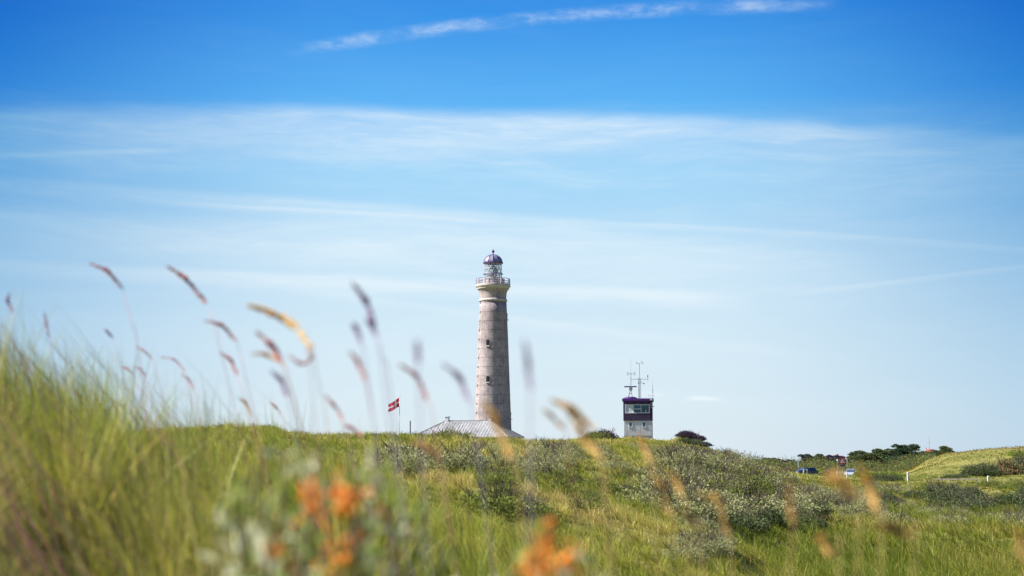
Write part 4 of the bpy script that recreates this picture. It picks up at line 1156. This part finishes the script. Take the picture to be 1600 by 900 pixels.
def stalk(head, d, wpx, kind, label, stem=None):
    """head: picture points from tip to base of the seed head; d: distance of the stalk; wpx: its breadth"""
    rd = random.Random(int(head[0][0]*31+head[0][1]))
    pts = [P(a, b, d+0.05*d*math.sin(i*1.3)) for i, (a, b) in enumerate(head)]
    basep = pts[-1]; dirv = (pts[-1]-pts[-2]).normalized()
    spts = [basep]
    if stem: spts += [P(a, b, d) for a, b in stem]
    last = spts[-1]; dx = (spts[-1]-spts[-2]).normalized() if stem else dirv
    gz_ = h1(last.x+0.1, d)
    hgt = last.z-gz_
    sl = max(-0.5, min(0.5, dx.x/max(0.4, abs(dx.z))))*0.6
    if hgt > 0.1:
        spts.append(Vector((last.x+sl*hgt*0.45, last.y, last.z-hgt*0.5)))
        spts.append(Vector((last.x+sl*hgt*0.65, last.y, gz_-0.02)))
    root = empty('grass_stalk', tuple(spts[-1])); off = spts[-1].copy()
    loc = lambda p: p-off
    cv = catmull([loc(p) for p in spts[::-1]], 6); 
    MB().tube(cv, 0.0013, 5, 0.0007).build('stem', MSTEM[kind], root)
    hp = catmull([loc(p) for p in pts[::-1]], 10)      # base -> tip
    mpp = d/FPX; wid = wpx*mpp*1.3
    n = 150; c = []; 
    Vs = []; Fs = []; Cs = []
    tot = len(hp)-1; col = HC[kind]
    for i in range(n):
        t = rd.random()**0.9; f = t*tot; k = min(int(f), tot-1); p = hp[k].lerp(hp[k+1], f-k)
        ax = (hp[k+1]-hp[k]).normalized(); a = ax.orthogonal().normalized(); b2 = ax.cross(a); th = rd.uniform(0, 6.283)
        prof_ = (math.sin(math.pi*min(1, 0.12+0.88*t)**0.8))**0.6
        rr2 = wid*0.5*prof_*rd.uniform(0.15, 0.8)
        out = a*math.cos(th)+b2*math.sin(th)
        q0 = p+out*rr2*0.3; q1 = p+out*rr2+ax*wid*rd.uniform(0.5, 0.95)
        sd = ax.cross(out)*wid*0.13; mid = (q0+q1)*0.5
        s0 = len(Vs); Vs += [q0, mid+sd, q1, mid-sd]; Fs.append([s0, s0+1, s0+2, s0+3]); 
        s0 = len(Vs); o3 = out*wid*0.13; Vs += [q0, mid+o3, q1, mid-o3]; Fs.append([s0, s0+1, s0+2, s0+3])
        cv_ = col*rd.uniform(0.7, 1.35); Cs += [cv_]*8
    np_mesh('seed_head', np.array([tuple(v) for v in Vs]), np.array(Fs), np.array(Cs), M_SEED, root)
    return tag(root, label, 'grass stalk', 'tall grass stalks in the foreground')
ST = [
 ([(141, 412), (168, 424), (192, 452)], 4.2, 9, 'plum', 'nodding plum seed head highest at the left, arching toward the picture edge', [(205, 500), (216, 545)]),
 ([(263, 417), (292, 438), (327, 480)], 4.0, 11, 'plum', 'thick drooping plum seed head second from the top left', [(343, 540)]),
 ([(321, 501), (348, 510), (370, 534)], 3.8, 9, 'plum', 'arched plum seed head under the thick drooping one', [(384, 590)]),
 ([(14, 458), (12, 472), (20, 488)], 4.6, 8, 'grey', 'dark upright seed head at the left picture edge', [(26, 530)]),
 ([(69, 488), (72, 505), (77, 530)], 4.6, 6, 'grey', 'thin dark upright seed head near the left edge', [(82, 560)]),
 ([(163, 514), (169, 520), (177, 529)], 5.0, 6, 'grey', 'tiny grey seed head under the highest plum one', [(186, 560)]),
 ([(213, 542), (226, 549), (238, 561)], 5.2, 5, 'plum', 'small dark seed head slanting just above the grass at the left', [(246, 590)]),
 ([(251, 558), (272, 562), (289, 580)], 5.2, 5, 'plum', 'small arched seed head left of the skyline dip', [(298, 620)]),
 ([(283, 584), (294, 592), (303, 608)], 5.2, 5, 'plum', 'small seed head right below the arched one', [(310, 640)]),
 ([(190, 573), (200, 577), (211, 588)], 5.4, 5, 'plum', 'left one of two tiny seed heads side by side in the grass tips', [(220, 620)]),
 ([(212, 573), (220, 578), (229, 589)], 5.4, 5, 'plum', 'right one of two tiny seed heads side by side in the grass tips', [(236, 620)]),
 ([(344, 551), (360, 563), (372, 588)], 4.0, 8, 'plum', 'faint plum seed head drooping under the arched middle one', [(384, 630)]),
 ([(374, 622), (384, 630), (392, 650)], 5.0, 7, 'straw', 'small straw seed head low on the left skyline', [(396, 680)]),
 ([(390, 478), (432, 492), (462, 512), (488, 545)], 2.9, 19, 'tan', 'largest tan seed head arching left of the middle', [(500, 610), (512, 680)]),
 ([(402, 520), (426, 542), (440, 568)], 2.9, 13, 'plum', 'plum seed head hanging under the largest tan one', [(455, 610)]),
 ([(394, 553), (416, 554), (438, 566)], 2.9, 9, 'straw', 'short straw seed head pointing left beside the hanging plum one', [(455, 615)]),
 ([(452, 556), (470, 568), (487, 560), (480, 536)], 2.9, 9, 'plum', 'curled hook shaped seed head beneath the largest tan one', None),
 ([(424, 580), (438, 594), (450, 622)], 2.9, 11, 'grey', 'faint grey seed head below the short straw one', [(458, 660)]),
 ([(552, 444), (572, 472), (585, 510)], 2.6, 14, 'grey', 'tallest grey violet seed head midway to the lighthouse', [(598, 560), (612, 625)]),
 ([(551, 505), (557, 515), (563, 535)], 2.4, 12, 'grey', 'left faint tuft beside the tallest grey violet head', [(575, 600)]),
 ([(572, 498), (580, 508), (589, 526)], 2.4, 11, 'grey', 'right faint tuft beside the tallest grey violet head', [(600, 600)]),
 ([(547, 550), (560, 568), (570, 594)], 2.4, 11, 'plum', 'faint plum seed head below the grey violet tufts', [(580, 640)]),
 ([(422, 629), (430, 635), (440, 647)], 6.0, 5, 'plum', 'tiny plum seed head on the skyline left of the rusty bush', [(446, 670)]),
 ([(508, 618), (522, 634), (536, 656)], 3.2, 8, 'plum', 'faint plum seed head above the skyline dip', [(545, 690)]),
 ([(536, 664), (550, 669), (564, 682)], 3.4, 8, 'plum', 'reddish seed head resting on the skyline dip', [(572, 710)]),
 ([(625, 570), (650, 588), (668, 626)], 2.6, 11, 'plum', 'plum seed head drooping right above the flag', [(682, 690)]),
 ([(652, 533), (652, 550), (653, 568)], 1.9, 13, 'grey', 'very soft grey smudge of a seed head above the drooping plum one', [(655, 620)]),
 ([(694, 570), (718, 592), (732, 626)], 2.3, 13, 'grey', 'soft violet seed head between the flag and the lighthouse', [(745, 690)]),
 ([(820, 533), (825, 570), (828, 612)], 1.8, 13, 'grey', 'soft upright grey seed head right of the lighthouse', [(828, 680)]),
 ([(848, 640), (862, 650), (878, 670)], 2.3, 10, 'straw', 'small straw seed head left of the tan pair right of the lighthouse', [(890, 720)]),
 ([(864, 626), (896, 642), (926, 672)], 2.2, 17, 'tan', 'upper of the two broad tan heads right of the lighthouse', [(940, 740)]),
 ([(884, 634), (912, 682), (938, 716)], 2.2, 15, 'tan', 'lower of the two broad tan heads right of the lighthouse', [(950, 790)]),
 ([(756, 628), (776, 662), (800, 720)], 2.1, 17, 'tan', 'long tan seed head crossing the foot of the lighthouse', [(812, 790)]),
 ([(1000, 676), (1006, 696), (1016, 722)], 2.2, 11, 'tan', 'soft tan seed head just below the watch tower', [(1024, 790)]),
 ([(1018, 738), (1036, 764), (1046, 806)], 2.2, 13, 'tan', 'left of the two tan heads over the slope scrub', [(1052, 860)]),
 ([(1042, 738), (1056, 750), (1066, 776)], 2.2, 12, 'tan', 'right of the two tan heads over the slope scrub', [(1076, 860)]),
 ([(1094, 772), (1122, 784), (1136, 836)], 2.2, 15, 'tan', 'arched tan seed head over the middle scrub belt', [(1142, 900)]),
 ([(1064, 798), (1076, 806), (1088, 824)], 2.2, 12, 'tan', 'small tan head left below the arched one on the scrub belt', [(1096, 880)]),
 ([(1288, 748), (1312, 752), (1334, 780)], 1.9, 24, 'tan', 'broad blurred tan head under the white gate post', [(1342, 850)]),
 ([(1342, 730), (1358, 758), (1370, 804)], 1.9, 19, 'tan', 'long blurred tan head right of the silver car', [(1376, 880)]),
 ([(1232, 752), (1235, 782), (1236, 816)], 1.9, 12, 'straw', 'thin upright blurred head in front of the scrub belt', [(1236, 880)]),
 ([(1376, 822), (1398, 826), (1420, 840)], 1.9, 22, 'straw', 'flat blurred straw tuft over the meadow grass', [(1428, 890)]),
 ([(1276, 838), (1288, 848), (1302, 872)], 1.9, 17, 'tan', 'low blurred tan head in the meadow grass left of the flat tuft', [(1310, 900)]),
 ([(1588, 822), (1592, 842), (1597, 874)], 1.9, 12, 'straw', 'dark straw head at the lower right corner', [(1600, 920)]),
 ([(648, 690), (668, 700), (690, 722)], 2.6, 15, 'tan', 'tan head lying over the dune crest left of the metal roof', [(700, 790)]),
]
for hd, d, w_, kd, lb, sm_ in ST: stalk(hd, d, w_, kd, lb, sm_)
# thin headless blades against the sky
tall = []
x, y, r, a = polar(1700, AZ(-60), AZ(620), 2.6, 8)
k = RNG.random(len(x)) < np.interp(np.arctan2(x, y), [AZ(0), AZ(250), AZ(600)], [1, 0.55, 0.25]); x, y, r = x[k], y[k], r[k]; n = len(x)
c = (np.where(RNG.random((n, 1)) < 0.4, PLUM*0.9, np.array([[0.22, 0.25, 0.12]])))*(0.7+0.6*RNG.random((n, 1)))
tag(build_blades('stalk_grass', x, y, H(x, y), 0.70+0.60*RNG.random(n)**1.5, np.full(n, 0.0030), -0.35-0.3*RNG.random(n), RNG.normal(0, 0.2, n), RNG.normal(0, 0.6, n), c, c*1.1, 6, M_BLADE, w_pow=3),
    'thin leaning stems rising out of the left dune grass', 'grass', kind='stuff')

# ------------------------------------------------------------------ sea buckthorn with orange berries in the foreground
M_BERRY = mat('berry_skin', (1.0, 0.29, 0.004), 0.45, 0.25, 30, spec=0.6)
def buckthorn(cpx, d, clusters, sprays, label, seed):
    rd = random.Random(seed); rg = np.random.default_rng(seed)
    bx = P(cpx, 900, d); gz_ = h1(bx.x, d)
    root = empty('sea_buckthorn', (bx.x, d, gz_)); tag(root, label, 'berry shrub')
    off = Vector((bx.x, d, gz_)); br = MB(); LV = []; LC = []
    targets = [(P(a, b, d*f)-off) for a, b, f in sprays]
    for tp in targets:
        p0 = Vector((rd.uniform(-.06, .06), rd.uniform(-.05, .05), -0.03))
        mid = p0.lerp(tp, 0.55)+Vector((rd.uniform(-.05, .05), rd.uniform(-.03, .03), 0.02))
        pts = catmull([p0, mid, tp], 8); br.tube(pts, 0.007, 6, 0.0018)
        for i in range(95):
            f = 0.30+0.72*rd.random(); f = min(f, 1.0); k = min(int(f*(len(pts)-1)), len(pts)-2); p = pts[k].lerp(pts[k+1], rd.random())
            ax = (pts[k+1]-pts[k]).normalized()
            o3 = Vector((rd.gauss(0, 1), rd.gauss(0, 1), rd.gauss(0, 1))).normalized()
            u = (ax*0.7+o3).normalized(); ln2 = rd.uniform(0.018, 0.036); wd = ln2*0.17
            sd = u.cross(Vector((rd.gauss(0, 1), rd.gauss(0, 1), rd.gauss(0, 1)))).normalized()*wd
            p = p+o3*0.004
            LV += [p, p+u*ln2*0.5+sd, p+u*ln2, p+u*ln2*0.5-sd]
            cc_ = rd.choice([(0.38, 0.44, 0.14), (0.28, 0.36, 0.06), (0.66, 0.66, 0.42), (0.24, 0.32, 0.05), (0.70, 0.72, 0.46)]); LC += [cc_]*4
    br.build('stem', M_TWIG, root, True)
    LV = np.array([tuple(v) for v in LV]); np_mesh('foliage', LV, np.arange(len(LV)).reshape(-1, 4), np.array(LC), M_LEAF, root)
    for (a, b, f, nb_, sp_) in clusters:
        c = P(a, b, d*f)-off; mb = MB()
        for i in range(int(nb_*1.4)):
            v = Vector((rd.gauss(0, 1), rd.gauss(0, 0.8), rd.gauss(0, 1.1)))*sp_*1.1
            mb.ball(c+v, rd.uniform(0.0031, 0.0042), 2, (1, 1, 1.15))
        # twig that carries the berries
        near = min(targets, key=lambda q_: (q_-c).length)
        mb.build('berry_cluster', M_BERRY, root, True)
        tw_ = MB().tube([c-Vector((0, 0, sp_*2.5)), c, c+Vector((0.004, 0, sp_*2.2))], 0.0018, 5).tube([c-Vector((0, 0, sp_*2.5)), near*0.8], 0.0022, 5).build('twig', M_TWIG, root)
    return root
buckthorn(530, 1.75,
    [(487, 765, 1, 9, 0.007), (534, 760, 1, 9, 0.007), (552, 787, .98, 26, 0.0095), (490, 795, 1, 16, 0.009), (426, 862, 1, 12, 0.008), (530, 878, .97, 22, 0.012),
     (565, 830, 1, 10, 0.007), (450, 886, 1, 9, 0.007), (622, 850, 1.1, 7, 0.009), (600, 800, 1.05, 5, 0.006)],
    [(548, 700, 1.0), (480, 728, 1.02), (418, 790, 1.0), (520, 740, 1.05), (590, 745, 1.0), (375, 800, 1.05), (620, 770, 1.0), (640, 810, 1.05), (455, 830, .95), (560, 800, .93), (380, 860, .97), (345, 830, 1.0), (360, 760, 1.05), (400, 740, 1.0), (440, 700, 1.05), (330, 880, .95), (415, 850, .9), (470, 850, .9), (585, 700, 1.05), (660, 790, 1.0), (500, 690, 1.1), (600, 860, .95), (500, 860, .93), (690, 850, 1.05)],
    'silver leaved shrub with many clusters of orange berries at the lower middle', 5)
buckthorn(860, 1.65,
    [(851, 845, 1, 14, 0.007), (888, 872, .98, 18, 0.0075), (850, 888, 1, 14, 0.008), (822, 896, 1, 10, 0.007)],
    [(845, 838, 1.0), (892, 862, 1.0), (930, 880, 1.05), (800, 885, 1.0), (870, 880, .95)],
    'small silver leaved sprig with orange berries right of the larger berry shrub', 9)
